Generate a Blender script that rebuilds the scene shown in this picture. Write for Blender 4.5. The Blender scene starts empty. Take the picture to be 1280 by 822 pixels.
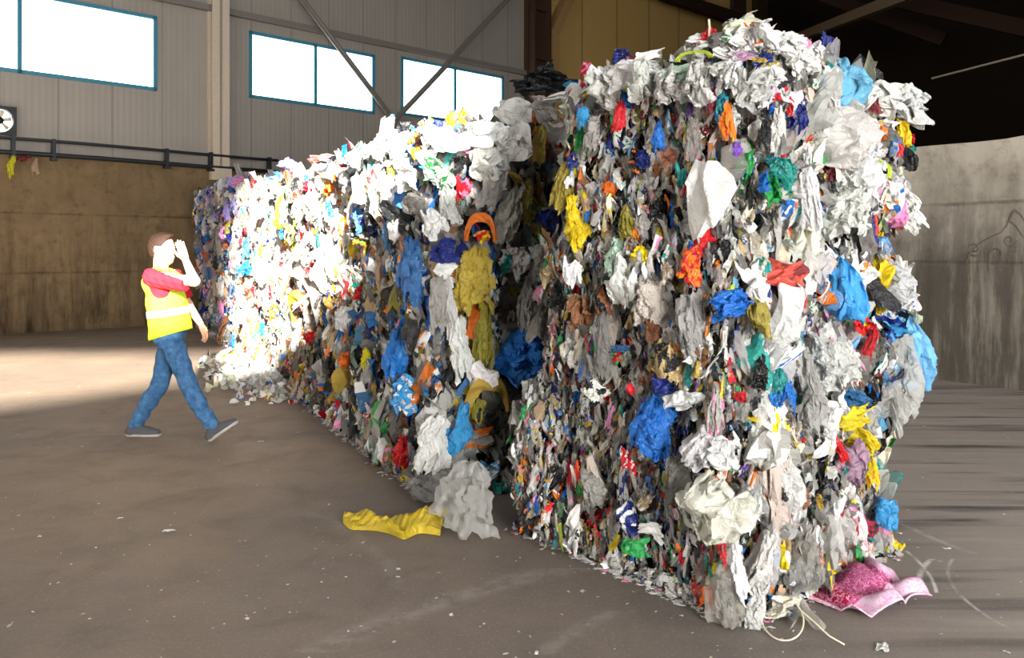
import bpy, bmesh, math, random
import numpy as np
from mathutils import Vector

rng = np.random.default_rng(7)
random.seed(7)
sc = bpy.context.scene
COL = sc.collection
F = 1000.0; HZ = 315.0; CH = 1.55          # focal length in px, horizon row, camera height


def ray(px, py):
    return np.array([(px - 640) / F, 1.0, (HZ - py) / F])


def at(px, py, Y):
    return np.array([0, 0, CH]) + ray(px, py) * Y


def gnd(px, py, z=0.0):
    return at(px, py, (CH - z) * F / (py - HZ))


def lin(c):
    if isinstance(c, str):
        c = [int(c[i:i + 2], 16) / 255 for i in (0, 2, 4)]
    return np.array([x / 12.92 if x <= .04045 else ((x + .055) / 1.055) ** 2.4 for x in c])


# ------------------------------------------------------------------ camera, view
cam = bpy.data.cameras.new('camera'); co = bpy.data.objects.new('camera', cam); COL.objects.link(co)
co.location = (0, 0, CH); co.rotation_euler = (math.pi / 2, 0, 0)
cam.sensor_width = 36; cam.lens = F / 1280 * 36; cam.shift_y = -(411 - HZ) / 1280
cam.clip_start = .05; cam.clip_end = 200
sc.camera = co
sc.view_settings.view_transform = 'Standard'; sc.view_settings.look = 'None'
sc.view_settings.gamma = 1; sc.view_settings.use_curve_mapping = False
sc.view_settings.exposure = 0
sc.cycles.use_denoising = True
sc.cycles.max_bounces = 8; sc.cycles.diffuse_bounces = 2; sc.cycles.transparent_max_bounces = 8


# ------------------------------------------------------------------ materials
class Mat:
    def __init__(s, name):
        s.m = bpy.data.materials.new(name); s.m.use_nodes = True
        s.t = s.m.node_tree; s.t.nodes.clear()
        s.out = s.n('ShaderNodeOutputMaterial')

    def n(s, kind, **kw):
        nd = s.t.nodes.new(kind)
        for k, v in kw.items():
            if k.startswith('_'):
                setattr(nd, k[1:], v)
            else:
                s.set(nd, k, v)
        return nd

    def set(s, nd, k, v):
        inp = nd.inputs[int(k[1:])] if (k[0] == 'i' and k[1:].isdigit()) else nd.inputs[k.replace('_', ' ')]
        if hasattr(v, 'is_output') or isinstance(v, bpy.types.NodeSocket):
            s.t.links.new(v, inp)
        elif isinstance(v, bpy.types.Node):
            s.t.links.new(v.outputs[0], inp)
        else:
            inp.default_value = v

    def math(s, op, a, b=0.0, c=0.0, clamp=False):
        nd = s.n('ShaderNodeMath', _operation=op, _use_clamp=clamp)
        for i, v in enumerate((a, b, c)):
            s.set(nd, 'i%d' % i, v)
        return nd.outputs[0]

    def mix(s, fac, a, b, mode='MIX'):
        nd = s.n('ShaderNodeMix', _data_type='RGBA', _blend_type=mode)
        for i, v in ((0, fac), (6, a), (7, b)):
            if isinstance(v, (tuple, list, np.ndarray)):
                v = (*[float(x) for x in v][:3], 1)
            s.set(nd, 'i%d' % i, v)
        return nd.outputs[2]

    def noise(s, scale, detail=3, rough=.5, vec=None, dist=0.0):
        nd = s.n('ShaderNodeTexNoise', Scale=scale, Detail=detail, Roughness=rough, Distortion=dist)
        if vec is not None:
            s.set(nd, 'Vector', vec)
        return nd.outputs[0]

    def ramp(s, fac, lo, hi):
        nd = s.n('ShaderNodeMapRange', i0=fac, i1=lo, i2=hi)
        return nd.outputs[0]

    def pos(s, scale=None):
        g = s.n('ShaderNodeNewGeometry').outputs['Position']
        if scale is None:
            return g
        mp = s.n('ShaderNodeMapping'); s.set(mp, 'Vector', g); mp.inputs['Scale'].default_value = scale
        return mp.outputs[0]

    def bsdf(s, color, rough=.5, spec=.5, metal=0.0, bump=None, bstr=.3, bdist=.01, **kw):
        b = s.n('ShaderNodeBsdfPrincipled')
        if isinstance(color, (tuple, list, np.ndarray)):
            color = (*[float(x) for x in color][:3], 1)
        s.set(b, 'Base Color', color); s.set(b, 'Roughness', rough); s.set(b, 'Specular IOR Level', spec)
        s.set(b, 'Metallic', metal)
        for k, v in kw.items():
            s.set(b, k, v)
        if bump is not None:
            bp = s.n('ShaderNodeBump', Strength=bstr, Distance=bdist, Height=bump)
            s.set(b, 'Normal', bp)
        return b

    def done(s, sh):
        s.t.links.new(sh.outputs[0], s.out.inputs[0]); return s.m


def plain(name, hexc, rough=.6, spec=.4, metal=0.0, nscale=20, var=.15, bstr=.15):
    M = Mat(name); c = lin(hexc)
    nz = M.noise(nscale, 4, .6, M.pos())
    col = M.mix(nz, c * (1 - var), np.minimum(c * (1 + var), 1))
    return M.done(M.bsdf(col, rough, spec, metal, bump=nz, bstr=bstr))


def film_mat(name, transp=0.0, transl=.16, rough=.22):
    M = Mat(name)
    a = M.n('ShaderNodeAttribute', _attribute_name='col')
    nz = M.noise(26, 3, .6, M.pos())
    col = M.mix(M.ramp(nz, .35, .75), a.outputs[0], M.mix(.28, a.outputs[0], (1, 1, 1), 'MULTIPLY'))
    w1 = M.math('ABSOLUTE', M.math('SUBTRACT', M.noise(17, 4, .62, M.pos(), .9), .5)); w2 = M.math('ABSOLUTE', M.math('SUBTRACT', M.noise(52, 2, .6, M.pos(), .8), .5))
    h = M.math('ADD', M.math('MULTIPLY', M.math('MINIMUM', w1, .2), 3.0), w2)
    b = M.bsdf(col, rough, .65, bump=h, bstr=.6, bdist=.02)
    tl = M.n('ShaderNodeBsdfTranslucent', Color=col)
    mx = M.n('ShaderNodeMixShader', i0=transl, i1=b, i2=tl)
    if transp:
        tp = M.n('ShaderNodeBsdfTransparent')
        mx = M.n('ShaderNodeMixShader', i0=transp, i1=mx, i2=tp)
    return M.done(mx)


M_FILM = film_mat('plastic_film')
M_CLEAR = film_mat('clear_plastic_film', .42, .22, .16)


# ------------------------------------------------------------------ mesh helpers
def link(o, parent=None):
    COL.objects.link(o)
    if parent is not None:
        o.parent = parent
    return o


def mesh_np(name, V, tris=None, quads=None, mat=None, parent=None, col=None, smooth=False, origin=None):
    """One mesh object from numpy arrays; col = per-face linear colours (tris first, then quads)."""
    V = np.asarray(V, float)
    org = np.zeros(3) if origin is None else np.asarray(origin, float)
    me = bpy.data.meshes.new(name)
    nt = 0 if tris is None else len(tris); nq = 0 if quads is None else len(quads)
    loops = np.concatenate([np.asarray(tris, np.int32).ravel() if nt else np.zeros(0, np.int32),
                            np.asarray(quads, np.int32).ravel() if nq else np.zeros(0, np.int32)])
    tot = np.concatenate([np.full(nt, 3, np.int32), np.full(nq, 4, np.int32)])
    st = np.concatenate([[0], np.cumsum(tot)[:-1]]).astype(np.int32)
    me.vertices.add(len(V)); me.vertices.foreach_set('co', (V - org).astype(np.float32).ravel())
    me.loops.add(len(loops)); me.loops.foreach_set('vertex_index', loops.astype(np.int32))
    me.polygons.add(nt + nq); me.polygons.foreach_set('loop_start', st)
    me.polygons.foreach_set('use_smooth', np.full(nt + nq, smooth))
    me.update(calc_edges=True); me.validate()
    if col is not None:
        at_ = me.attributes.new('col', 'FLOAT_COLOR', 'FACE')
        c = np.ones((nt + nq, 4), np.float32); c[:, :3] = col
        at_.data.foreach_set('color', c.ravel())
    if mat:
        me.materials.append(mat)
    o = bpy.data.objects.new(name, me)
    link(o, parent)
    po = np.zeros(3) if parent is None else np.array(parent.location)
    o.location = org - po
    return o


def empty(name, loc):
    o = bpy.data.objects.new(name, None); link(o); o.location = loc; o.empty_display_size = .1
    return o


def tag(o, label=None, cat=None, group=None, kind=None):
    for k, v in (('label', label), ('category', cat), ('group', group), ('kind', kind)):
        if v:
            o[k] = v
    return o


class MB:
    """collects boxes, prisms and tubes into one mesh"""
    def __init__(s):
        s.v = []; s.q = []; s.t = []; s.n = 0

    def add(s, V, quads=(), tris=()):
        s.v.append(np.asarray(V, float)); s.q += [[i + s.n for i in f] for f in quads]; s.t += [[i + s.n for i in f] for f in tris]
        s.n += len(V)

    def box(s, o, ex, ey, ez):
        o, ex, ey, ez = [np.asarray(a, float) for a in (o, ex, ey, ez)]
        V = [o + a * ex + b * ey + c * ez for c in (0, 1) for b in (0, 1) for a in (0, 1)]
        s.add(V, [(0, 2, 3, 1), (4, 5, 7, 6), (0, 1, 5, 4), (2, 6, 7, 3), (0, 4, 6, 2), (1, 3, 7, 5)])
        return s

    def bar(s, a, b, w, h, up=(0, 0, 1)):
        a, b = np.asarray(a, float), np.asarray(b, float); d = b - a
        x = np.cross(d, up); x /= np.linalg.norm(x); y = np.cross(x, d); y /= np.linalg.norm(y)
        return s.box(a - x * w / 2 - y * h / 2, d, x * w, y * h)

    def tube(s, pts, r, n=8, close=False):
        pts = np.asarray(pts, float); m = len(pts)
        rr = np.full(m, r) if np.isscalar(r) else np.asarray(r)
        T = np.gradient(pts, axis=0); T /= np.linalg.norm(T, axis=1)[:, None] + 1e-9
        ref = np.array([0, 0, 1.0]) if abs(T[0][2]) < .9 else np.array([1.0, 0, 0])
        V = []
        for i in range(m):
            x = np.cross(T[i], ref); x /= np.linalg.norm(x) + 1e-9; y = np.cross(x, T[i])
            for k in range(n):
                a = 2 * math.pi * k / n
                V.append(pts[i] + rr[i] * (x * math.cos(a) + y * math.sin(a)))
        Q = [(i * n + k, i * n + (k + 1) % n, (i + 1) * n + (k + 1) % n, (i + 1) * n + k) for i in range(m - 1) for k in range(n)]
        V += [pts[0], pts[-1]]
        Tt = [(m * n, (k + 1) % n, k) for k in range(n)] + [(m * n + 1, (m - 1) * n + k, (m - 1) * n + (k + 1) % n) for k in range(n)]
        s.add(V, Q, Tt); return s

    def prism(s, poly, e):
        """poly: list of 3-D points (convex), extruded along e"""
        P = np.asarray(poly, float); n = len(P); e = np.asarray(e, float)
        V = np.concatenate([P, P + e])
        s.add(V, [(i, (i + 1) % n, n + (i + 1) % n, n + i) for i in range(n)],
              [(0, i + 1, i) for i in range(1, n - 1)] + [(n, n + i, n + i + 1) for i in range(1, n - 1)])
        return s

    def build(s, name, mat, parent=None, smooth=False, origin=None):
        return mesh_np(name, np.concatenate(s.v), np.array(s.t) if s.t else None, np.array(s.q) if s.q else None, mat, parent, None, smooth, origin)


# ================================================================== THE HALL
WU = np.array([1.104, 1, 0]); WU /= np.linalg.norm(WU)        # back wall direction
WN = np.array([WU[1], -WU[0], 0])                             # towards the room
W0 = np.array([-9.63, 15.05, 0])                              # on the wall at px 0
RU = np.array([-.67, .99, 0]); RU /= np.linalg.norm(RU)       # right push wall direction
RN = np.array([-RU[1], RU[0], 0])                             # towards the pile


def wall_u(px, off=0.0):
    """distance along the back wall where the picture column px meets it"""
    k = (px - 640) / F
    o = W0 + WN * off
    # (o + WU u).x = k (o+WU u).y
    return (k * o[1] - o[0]) / (WU[0] - k * WU[1])


def wp(u, z, off=0.0):
    return W0 + WU * u + WN * off + np.array([0, 0, z])


def wz(px, py, off=0.0):
    p = wp(wall_u(px, off), 0, off); return CH + (HZ - py) / F * p[1]


# floor material with dusty concrete, tyre streaks and chalky scrapes
M = Mat('worn_concrete_floor')
P = M.pos()
big = M.noise(.45, 4, .6, P); mid = M.noise(2.6, 5, .65, P, .6); fine = M.noise(60, 3, .7, P)
c = M.mix(M.ramp(big, .35, .68), lin('5c5652'), lin('6d635a'))
sxl = M.n('ShaderNodeSeparateXYZ'); M.set(sxl, 'i0', P)
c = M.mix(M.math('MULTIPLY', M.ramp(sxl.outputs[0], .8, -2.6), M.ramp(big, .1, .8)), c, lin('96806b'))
c = M.mix(M.math('MULTIPLY', M.ramp(mid, .5, .8), .35), c, lin('4c4845'))
rot = M.n('ShaderNodeMapping'); M.set(rot, 'Vector', P); rot.inputs['Rotation'].default_value = (0, 0, math.radians(28)); rot.inputs['Scale'].default_value = (.22, 3.2, 1)
st = M.noise(1.6, 4, .6, rot.outputs[0], .3)
sx = M.n('ShaderNodeSeparateXYZ'); M.set(sx, 'i0', P)
rightness = M.ramp(sx.outputs[0], .6, 2.6)
c = M.mix(M.math('MULTIPLY', rightness, .75), c, lin('a1968c'))
c = M.mix(M.math('MULTIPLY', M.ramp(st, .52, .66), M.math('MULTIPLY', rightness, .85)), c, lin('3c3836'))
c = M.mix(M.math('MULTIPLY', M.ramp(st, .45, .3), M.math('MULTIPLY', rightness, .6)), c, lin('a89d92'))


def arc(cx, cy, r, w, y0, y1, side):
    dx = M.math('SUBTRACT', sx.outputs[0], cx); dy = M.math('SUBTRACT', sx.outputs[1], cy)
    d = M.math('SQRT', M.math('ADD', M.math('MULTIPLY', dx, dx), M.math('MULTIPLY', dy, dy)))
    e = M.math('ABSOLUTE', M.math('SUBTRACT', d, r))
    m = M.ramp(e, w, w * .3)
    m = M.math('MULTIPLY', m, M.math('GREATER_THAN', sx.outputs[1], y0))
    m = M.math('MULTIPLY', m, M.math('LESS_THAN', sx.outputs[1], y1))
    m = M.math('MULTIPLY', m, M.math('GREATER_THAN', M.math('MULTIPLY', dx, side), 0))
    return M.math('MULTIPLY', m, M.ramp(M.noise(9, 3, .7, P), .38, .6))


def arc3(p, q, bulge, w, amt, colr):
    global c
    a, b = gnd(*p)[:2], gnd(*q)[:2]
    mdl = (a + b) / 2; d = b - a; L = np.linalg.norm(d); nn = np.array([-d[1], d[0]]) / L
    h = bulge * L; R = (L * L / 4 + h * h) / (2 * abs(h)); ctr = mdl + nn * (h - math.copysign(R, h))
    side = 1 if mdl[0] > ctr[0] else -1
    c = M.mix(M.math('MULTIPLY', arc(ctr[0], ctr[1], R, w, min(a[1], b[1]) - .02, max(a[1], b[1]) + .02, side), amt), c, lin(colr))


arc3((1135, 690), (1170, 738), .05, .012, .9, 'd8d4cc')
arc3((1190, 700), (1255, 782), -.12, .012, .55, 'd0ccc4')
arc3((1125, 652), (1215, 690), -.06, .03, .5, 'b8b2aa')
arc3((1150, 730), (1163, 700), .05, .018, .8, 'd8d4cc')
arc3((400, 812), (700, 712), .05, .10, .35, 'a39b92')
arc3((680, 815), (770, 765), .05, .05, .3, 'a39b92')
arc3((380, 640), (500, 735), .08, .06, .25, '9b938a')
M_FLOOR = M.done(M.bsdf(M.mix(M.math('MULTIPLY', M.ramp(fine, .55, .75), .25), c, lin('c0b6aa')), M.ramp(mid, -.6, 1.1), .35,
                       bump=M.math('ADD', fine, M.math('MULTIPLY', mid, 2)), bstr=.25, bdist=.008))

# concrete push walls


def concrete(name, c1, c2, cdark, joint, grime=0.0):
    M = Mat(name); P = M.pos()
    n1 = M.noise(.9, 5, .65, P, .5); n2 = M.noise(5, 5, .7, P); vs = M.noise(1.5, 5, .7, M.pos((2.5, 2.5, .35)))
    c = M.mix(M.ramp(n1, .3, .7), lin(c1), lin(c2))
    sz = M.n('ShaderNodeSeparateXYZ'); M.set(sz, 'i0', P); z = sz.outputs[2]
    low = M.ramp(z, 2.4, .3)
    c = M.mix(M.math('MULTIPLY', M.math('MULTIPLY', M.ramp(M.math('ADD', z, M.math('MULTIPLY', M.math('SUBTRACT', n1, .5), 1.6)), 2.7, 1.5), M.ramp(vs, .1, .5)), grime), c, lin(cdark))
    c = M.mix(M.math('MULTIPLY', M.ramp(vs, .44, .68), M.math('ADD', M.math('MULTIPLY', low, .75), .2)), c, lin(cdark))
    c = M.mix(M.math('MULTIPLY', M.ramp(n2, .52, .75), .45), c, lin(cdark))
    jm = None
    for j in joint:
        e = M.ramp(M.math('ABSOLUTE', M.math('SUBTRACT', z, j)), .03, .008)
        jm = e if jm is None else M.math('MAXIMUM', jm, e)
    c = M.mix(M.math('MULTIPLY', M.math('MULTIPLY', jm, .5), M.ramp(n2, .35, .6)), c, lin(cdark))
    return M.done(M.bsdf(c, .9, .2, bump=M.math('SUBTRACT', M.math('ADD', n2, n1), M.math('MULTIPLY', jm, .6)), bstr=.5, bdist=.03))


M_CON_L = concrete('stained_brown_concrete', '6f5c44', '8a7455', '332619', (1.15, 2.3))
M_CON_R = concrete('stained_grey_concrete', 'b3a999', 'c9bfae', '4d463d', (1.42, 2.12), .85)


def cladding(name, c1, c2, ribs=.12, joint=1.0):
    M = Mat(name); g = M.n('ShaderNodeNewGeometry').outputs['Position']
    dt = M.n('ShaderNodeVectorMath', _operation='DOT_PRODUCT'); M.set(dt, 'i0', g); dt.inputs[1].default_value = tuple(WU)
    u = dt.outputs['Value']
    f = M.math('FRACT', M.math('DIVIDE', u, joint))
    jn = M.math('MAXIMUM', M.ramp(f, .03, .008), M.ramp(f, .97, .992))
    rb = M.math('SINE', M.math('MULTIPLY', u, 2 * math.pi / ribs))
    n = M.noise(2.2, 4, .6, M.pos((1, 1, .3)))
    c = M.mix(n, lin(c1), lin(c2)); c = M.mix(M.math('MULTIPLY', jn, .22 if ribs < .2 else .5), c, lin('2c2723'))
    h = M.math('SUBTRACT', M.math('MULTIPLY', rb, .25), jn)
    return M.done(M.bsdf(c, .5, .35, bump=h, bstr=.35, bdist=.015))


M_CLAD = cladding('grey_sandwich_panel', '9b948b', 'aea69c')
M_TAN = cladding('tan_sandwich_panel', 'd2ab66', 'dcb974', .5, 1.75)
M_STEEL = plain('painted_steel', 'd6c6b2', .5, .4)
M_STEEL_D = plain('grey_steel_brace', '837c76', .5, .4)
M_BROWN = plain('dark_brown_steel', '4a3628', .6, .3)
M_BEAM = plain('dark_roof_beam', '2b1b13', .8, .15)
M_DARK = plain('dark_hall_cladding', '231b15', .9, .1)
M_BLACK = plain('black_rail_steel', '24272a', .45, .5)
M_WFRAME = plain('blue_green_window_frame', '3f8da6', .4, .5)
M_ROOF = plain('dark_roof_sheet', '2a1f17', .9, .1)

CZ = 3.4                                   # top of the concrete under the cladding


def struct(o):
    o['kind'] = 'structure'; return o


UL, UC, UR = -6.0, wall_u(690), wall_u(958)
UCOL = wall_u(690)
# floor
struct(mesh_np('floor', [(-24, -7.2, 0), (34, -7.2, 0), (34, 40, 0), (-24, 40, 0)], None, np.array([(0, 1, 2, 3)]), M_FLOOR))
# concrete base of the back wall (proud of the cladding, so it has a ledge)
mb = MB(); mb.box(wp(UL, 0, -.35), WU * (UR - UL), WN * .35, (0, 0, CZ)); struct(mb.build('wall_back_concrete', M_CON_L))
# windows in the cladding plane (a little behind the concrete face)
OFF = -.22
ZB, ZT = 5.13, 6.68
wins = [(wall_u(-190, OFF), wall_u(196, OFF), 5.0, 6.6), (wall_u(311, OFF), wall_u(468, OFF), ZB, ZT), (wall_u(501, OFF), wall_u(629, OFF), ZB + .08, ZT + .1)]
HTOP = 12.5
mb = MB()
TH = WN * -.14
cur = UL
for a, b, z0, z1 in wins:
    mb.box(wp(cur, CZ, OFF), WU * (a - cur), TH, (0, 0, HTOP - CZ))
    mb.box(wp(a, CZ, OFF), WU * (b - a), TH, (0, 0, z0 - CZ))
    mb.box(wp(a, z1, OFF), WU * (b - a), TH, (0, 0, HTOP - z1))
    cur = b
mb.box(wp(cur, CZ, OFF), WU * (UC - cur), TH, (0, 0, HTOP - CZ))
struct(mb.build('wall_back', M_CLAD))
mb = MB(); mb.box(wp(UC, CZ, OFF), WU * (UR - UC), TH, (0, 0, HTOP - CZ)); struct(mb.build('wall_back_tan', M_TAN))

M = Mat('bright_window_pane')
e = M.n('ShaderNodeEmission', Color=(.93, .98, 1, 1), Strength=5.0)
M_PANE = M.done(e)
for i, (a, b, z0, z1) in enumerate(wins):
    t = .075
    w = MB()
    o_ = OFF + .03
    w.box(wp(a, z0, o_), WU * (b - a), WN * -.1, (0, 0, t)); w.box(wp(a, z1 - t, o_), WU * (b - a), WN * -.1, (0, 0, t))
    w.box(wp(a, z0, o_), WU * t, WN * -.1, (0, 0, z1 - z0)); w.box(wp(b - t, z0, o_), WU * t, WN * -.1, (0, 0, z1 - z0))
    w.box(wp((a + b) / 2 - t / 2, z0, o_), WU * t, WN * -.1, (0, 0, z1 - z0))
    fr = w.build('window_%d' % (i + 1), M_WFRAME); struct(fr)
    for (p, q) in ((a + t, (a + b) / 2 - t / 2), ((a + b) / 2 + t / 2, b - t)):
        g = MB(); g.box(wp(p, z0 + t, OFF - .02), WU * (q - p), WN * -.02, (0, 0, z1 - z0 - 2 * t))
        g.build('window_pane', M_PANE, fr)

# girt above the windows, sill line, columns, braces
k = 1
for z, u0, u1, hh in ((6.93, UL, UC, .14), (10.62, UC - 4, UR, .3)):
    mb = MB(); mb.box(wp(u0, z, OFF + .12), WU * (u1 - u0), WN * -.12, (0, 0, hh)); struct(mb.build('trim_%d' % k, M_BROWN if z > 9 else M_STEEL_D)); k += 1
# painted column standing on the ledge, with a base plate
ua, ub = wall_u(266, .1), wall_u(287, .1)
mb = MB()
mb.box(wp(ua, CZ - .02, .1), WU * (ub - ua), WN * -.05, (0, 0, HTOP - CZ)); mb.box(wp(ua, CZ - .02, -.17), WU * (ub - ua), WN * -.05, (0, 0, HTOP - CZ))
mb.box(wp((ua + ub) / 2 - .03, CZ - .02, .1), WU * .06, WN * -.3, (0, 0, HTOP - CZ))
mb.box(wp(ua - .04, CZ - .25, .13), WU * (ub - ua + .08), WN * -.13, (0, 0, .28))
struct(mb.build('column', M_STEEL))
# portal frame column with knee brace at the change of cladding
u0, u1 = wall_u(664, .1), wall_u(683, .1)
mb = MB()
mb.box(wp(u0, CZ, .25), WU * .07, WN * -.5, (0, 0, 9)); mb.box(wp(u1, CZ, .25), WU * .07, WN * -.5, (0, 0, 9)); mb.box(wp(u0, CZ, .02), WU * (u1 - u0), WN * -.05, (0, 0, 9))
for zz in (7.4, 8.9, 10.2):
    mb.box(wp(u0, zz, .2), WU * (u1 - u0), WN * -.2, (0, 0, .12))
struct(mb.build('column', M_BROWN))
u2 = wall_u(690, .2); ztop = wz(690, 38)
mb = MB(); mb.box(wp(u2, CZ, .22), WU * .3, WN * -.3, (0, 0, ztop - CZ)); mb.bar(wp(u2 + .15, ztop - .1, .08), wp(u2 + 1.5, ztop + 2.3, .08), .3, .34, up=WN)
struct(mb.build('column', plain('tan_steel_post', 'b08c5c', .6, .3)))
for px in (925, 952):
    ua, ub = wall_u(px - 8, .2), wall_u(px + 8, .2)
    mb = MB(); mb.box(wp(ua, CZ, .2), WU * (ub - ua), WN * -.08, (0, 0, 9)); mb.box(wp((ua + ub) / 2 - .05, CZ, .12), WU * .1, WN * -.35, (0, 0, 9))
    struct(mb.build('column', M_BROWN))
# cross bracing in front of the windows
B = .16
for (p, q, off) in (((374, -6), (512, 176), .16), ((640, -6), (462, 184), .08)):
    a = wp(wall_u(p[0], off), wz(p[0], p[1], off), off); b = wp(wall_u(q[0], off), wz(q[0], q[1], off), off)
    d = b - a
    mb = MB(); mb.bar(a - d * .4, b + d * .12, .14, .04, up=WN); mb.bar(a - d * .4 + WN * .02, b + d * .12 + WN * .02, .03, .1, up=WN)
    struct(mb.build('trim_%d' % k, M_STEEL_D)); k += 1

# black double pipe rail on the ledge
rail = empty('pipe_rail', wp(0, CZ, .05))
tag(rail, 'black double pipe rail on brackets along the top of the brown concrete wall', 'rail')
zr = CZ + .13
for dz in (.17, -.1):
    mb = MB(); mb.tube([wp(u, zr + dz + .01 * math.sin(u), .09) for u in np.linspace(-5, wall_u(345), 12)], .032 if dz > 0 else .045, 8); mb.build('pipe', M_BLACK, rail, True)
for u in (-3.2, -1.0, .2, wall_u(66), wall_u(207), wall_u(262), wall_u(335)):
    mb = MB(); mb.box(wp(u - .03, zr - .16, .13), WU * .06, WN * -.16, (0, 0, .38)); mb.box(wp(u - .06, zr - .2, .14), WU * .12, WN * -.14, (0, 0, .05)); mb.build('bracket', M_BLACK, rail)

# wall fan at the frame's left edge
fc = wp(wall_u(0, -.1), wz(1, 150, -.1), -.1)
fan = empty('wall_fan', fc - np.array([0, 0, .4])); tag(fan, 'square dark wall fan with a round bright opening under the large window', 'fan')
hw = wall_u(20, -.1) - wall_u(0, -.1)
HS = hw * 1.05
mb = MB()
NF = 32
ring = [(math.cos(2 * math.pi * i / NF), math.sin(2 * math.pi * i / NF)) for i in range(NF)]
V = []; Q = []
for (cx, cz) in ring:
    m_ = max(abs(cx), abs(cz)); V += [fc + WU * cx / m_ * HS + np.array([0, 0, cz / m_ * HS]), fc + WU * cx * HS * .82 + np.array([0, 0, cz * HS * .82]), fc - WN * .14 + WU * cx * HS * .78 + np.array([0, 0, cz * HS * .78]), fc - WN * .12 + WU * cx / m_ * HS + np.array([0, 0, cz / m_ * HS])]
for i in range(NF):
    j = (i + 1) % NF
    for a in range(4):
        b = (a + 1) % 4
        Q.append((4 * i + a, 4 * i + b, 4 * j + b, 4 * j + a))
mb.add(V, Q); mb.build('housing', M_BLACK, fan)
mb = MB(); mb.add([fc - WN * .1] + [fc - WN * .1 + WU * cx * HS * .8 + np.array([0, 0, cz * HS * .8]) for cx, cz in ring], (), [(0, 1 + i, 1 + (i + 1) % NF) for i in range(NF)]); mb.build('bright_opening', M_PANE, fan)
for i in range(6):
    a = math.pi / 3 * i + .2
    d = WU * math.cos(a) + np.array([0, 0, math.sin(a)]); e = -WU * math.sin(a) + np.array([0, 0, math.cos(a)])
    mb = MB(); mb.prism([fc - WN * .06 + d * .06 - e * .02, fc - WN * .06 + d * HS * .75 - e * .03, fc - WN * .09 + d * HS * .75 + e * .05, fc - WN * .09 + d * .06 + e * .03], WN * .008); mb.build('blade', M_STEEL, fan)
mb = MB(); mb.tube([fc - WN * .1, fc - WN * .03], .07, 16); mb.build('hub', M_BLACK, fan, True)

# right push wall with a worn top edge
RA = gnd(1150, 471); RA[2] = 0
L0, L1 = -9.0, 11.0
mb = MB(); N = 60
V = []; Q = []
for i in range(N + 1):
    s_ = L0 + (L1 - L0) * i / N; p = RA + RU * s_; h = 2.85 + .02 * math.sin(i * 1.7) + .012 * math.sin(i * 4.1)
    V += [p, p + (0, 0, h), p - RN * .4 + (0, 0, h + .01), p - RN * .4]
for i in range(N):
    for a in range(3):
        Q.append((4 * i + a, 4 * i + a + 1, 4 * i + a + 5, 4 * i + a + 4))
mb.add(V, Q + [(0, 1, 2, 3), (4 * N + 3, 4 * N + 2, 4 * N + 1, 4 * N)])
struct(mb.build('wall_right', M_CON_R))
# faint scribbled swirls on the right wall
gr = MB()
M_SCR = plain('faded_dark_scribble', '6f685e', .9, .1)


def rw(px, py, off=.004):
    d = ray(px, py); o = np.array([0, 0, CH]); t = ((RA + RN * off - o) @ RN) / (d @ RN); return o + d * t


def scrib(pts, r=.008):
    gr.tube([rw(*p) for p in pts], r, 4)


def spiral(cx, cy, r, turns, ph):
    return [(cx + r * (1 - .8 * t) * math.cos(ph + turns * 6.28 * t), cy + r * (1 - .8 * t) * math.sin(ph + turns * 6.28 * t)) for t in np.linspace(0, 1, 22)]


scrib([(1206, 332), (1212, 318), (1222, 305), (1236, 297), (1252, 290), (1262, 276), (1268, 262)])
scrib(spiral(1218, 311, 9, 1.3, 1)); scrib(spiral(1246, 318, 10, 1.2, 2.5)); scrib(spiral(1262, 300, 9, 1.2, 0))
scrib([(1268, 262), (1276, 268), (1285, 282)]); scrib([(1262, 276), (1270, 282), (1279, 296)]); scrib([(1268, 262), (1262, 270), (1258, 284)])
struct(gr.build('wall_right_scribble', M_SCR))

# dark remainder of the hall: side wall, roof, unseen front wall with openings shaped for the sun band
C1 = wp(UR, 0, OFF)
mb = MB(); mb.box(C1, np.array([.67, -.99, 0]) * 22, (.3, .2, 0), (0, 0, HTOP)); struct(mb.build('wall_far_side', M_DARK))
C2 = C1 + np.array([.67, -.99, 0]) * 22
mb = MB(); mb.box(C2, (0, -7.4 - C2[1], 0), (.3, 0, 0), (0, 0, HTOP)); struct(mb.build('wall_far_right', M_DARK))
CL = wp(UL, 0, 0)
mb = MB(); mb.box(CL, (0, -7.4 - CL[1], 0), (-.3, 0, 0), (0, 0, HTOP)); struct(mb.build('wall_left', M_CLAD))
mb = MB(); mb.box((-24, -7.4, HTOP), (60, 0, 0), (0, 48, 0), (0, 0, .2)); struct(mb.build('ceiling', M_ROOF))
# roof beams seen in the dark bay
mb = MB(); a = at(1000, 46, 26); b = at(1140, -8, 17); mb.bar(a, b + (b - a) * .5, .22, .25); struct(mb.build('trim_%d' % k, plain('dusty_roof_pipe', '6b5a48', .6, .3))); k += 1
mb = MB(); a = at(1165, 98, 24); b = at(1290, 66, 20); mb.bar(a, b, .05, .05); struct(mb.build('trim_%d' % k, M_STEEL)); k += 1
for (p, q, ya, yb) in (((1030, -5), (1180, 50), 24, 22), ((815, -12), (1000, 48), 27, 30), ((1120, 0), (1300, 40), 20, 18)):
    mb = MB(); mb.bar(at(*p, ya), at(*q, yb), .2, .36); struct(mb.build('trim_%d' % k, M_BEAM)); k += 1

# ------------------------------------------------------------------ sun, its beam shaped by openings in an added front wall
S = np.array([-.266, .922, -.282]); S /= np.linalg.norm(S)
FY = -7.0


def bp(p):
    t = (p[1] - FY) / S[1]; q = np.asarray(p) - S * t; return q[0], q[2]


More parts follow.
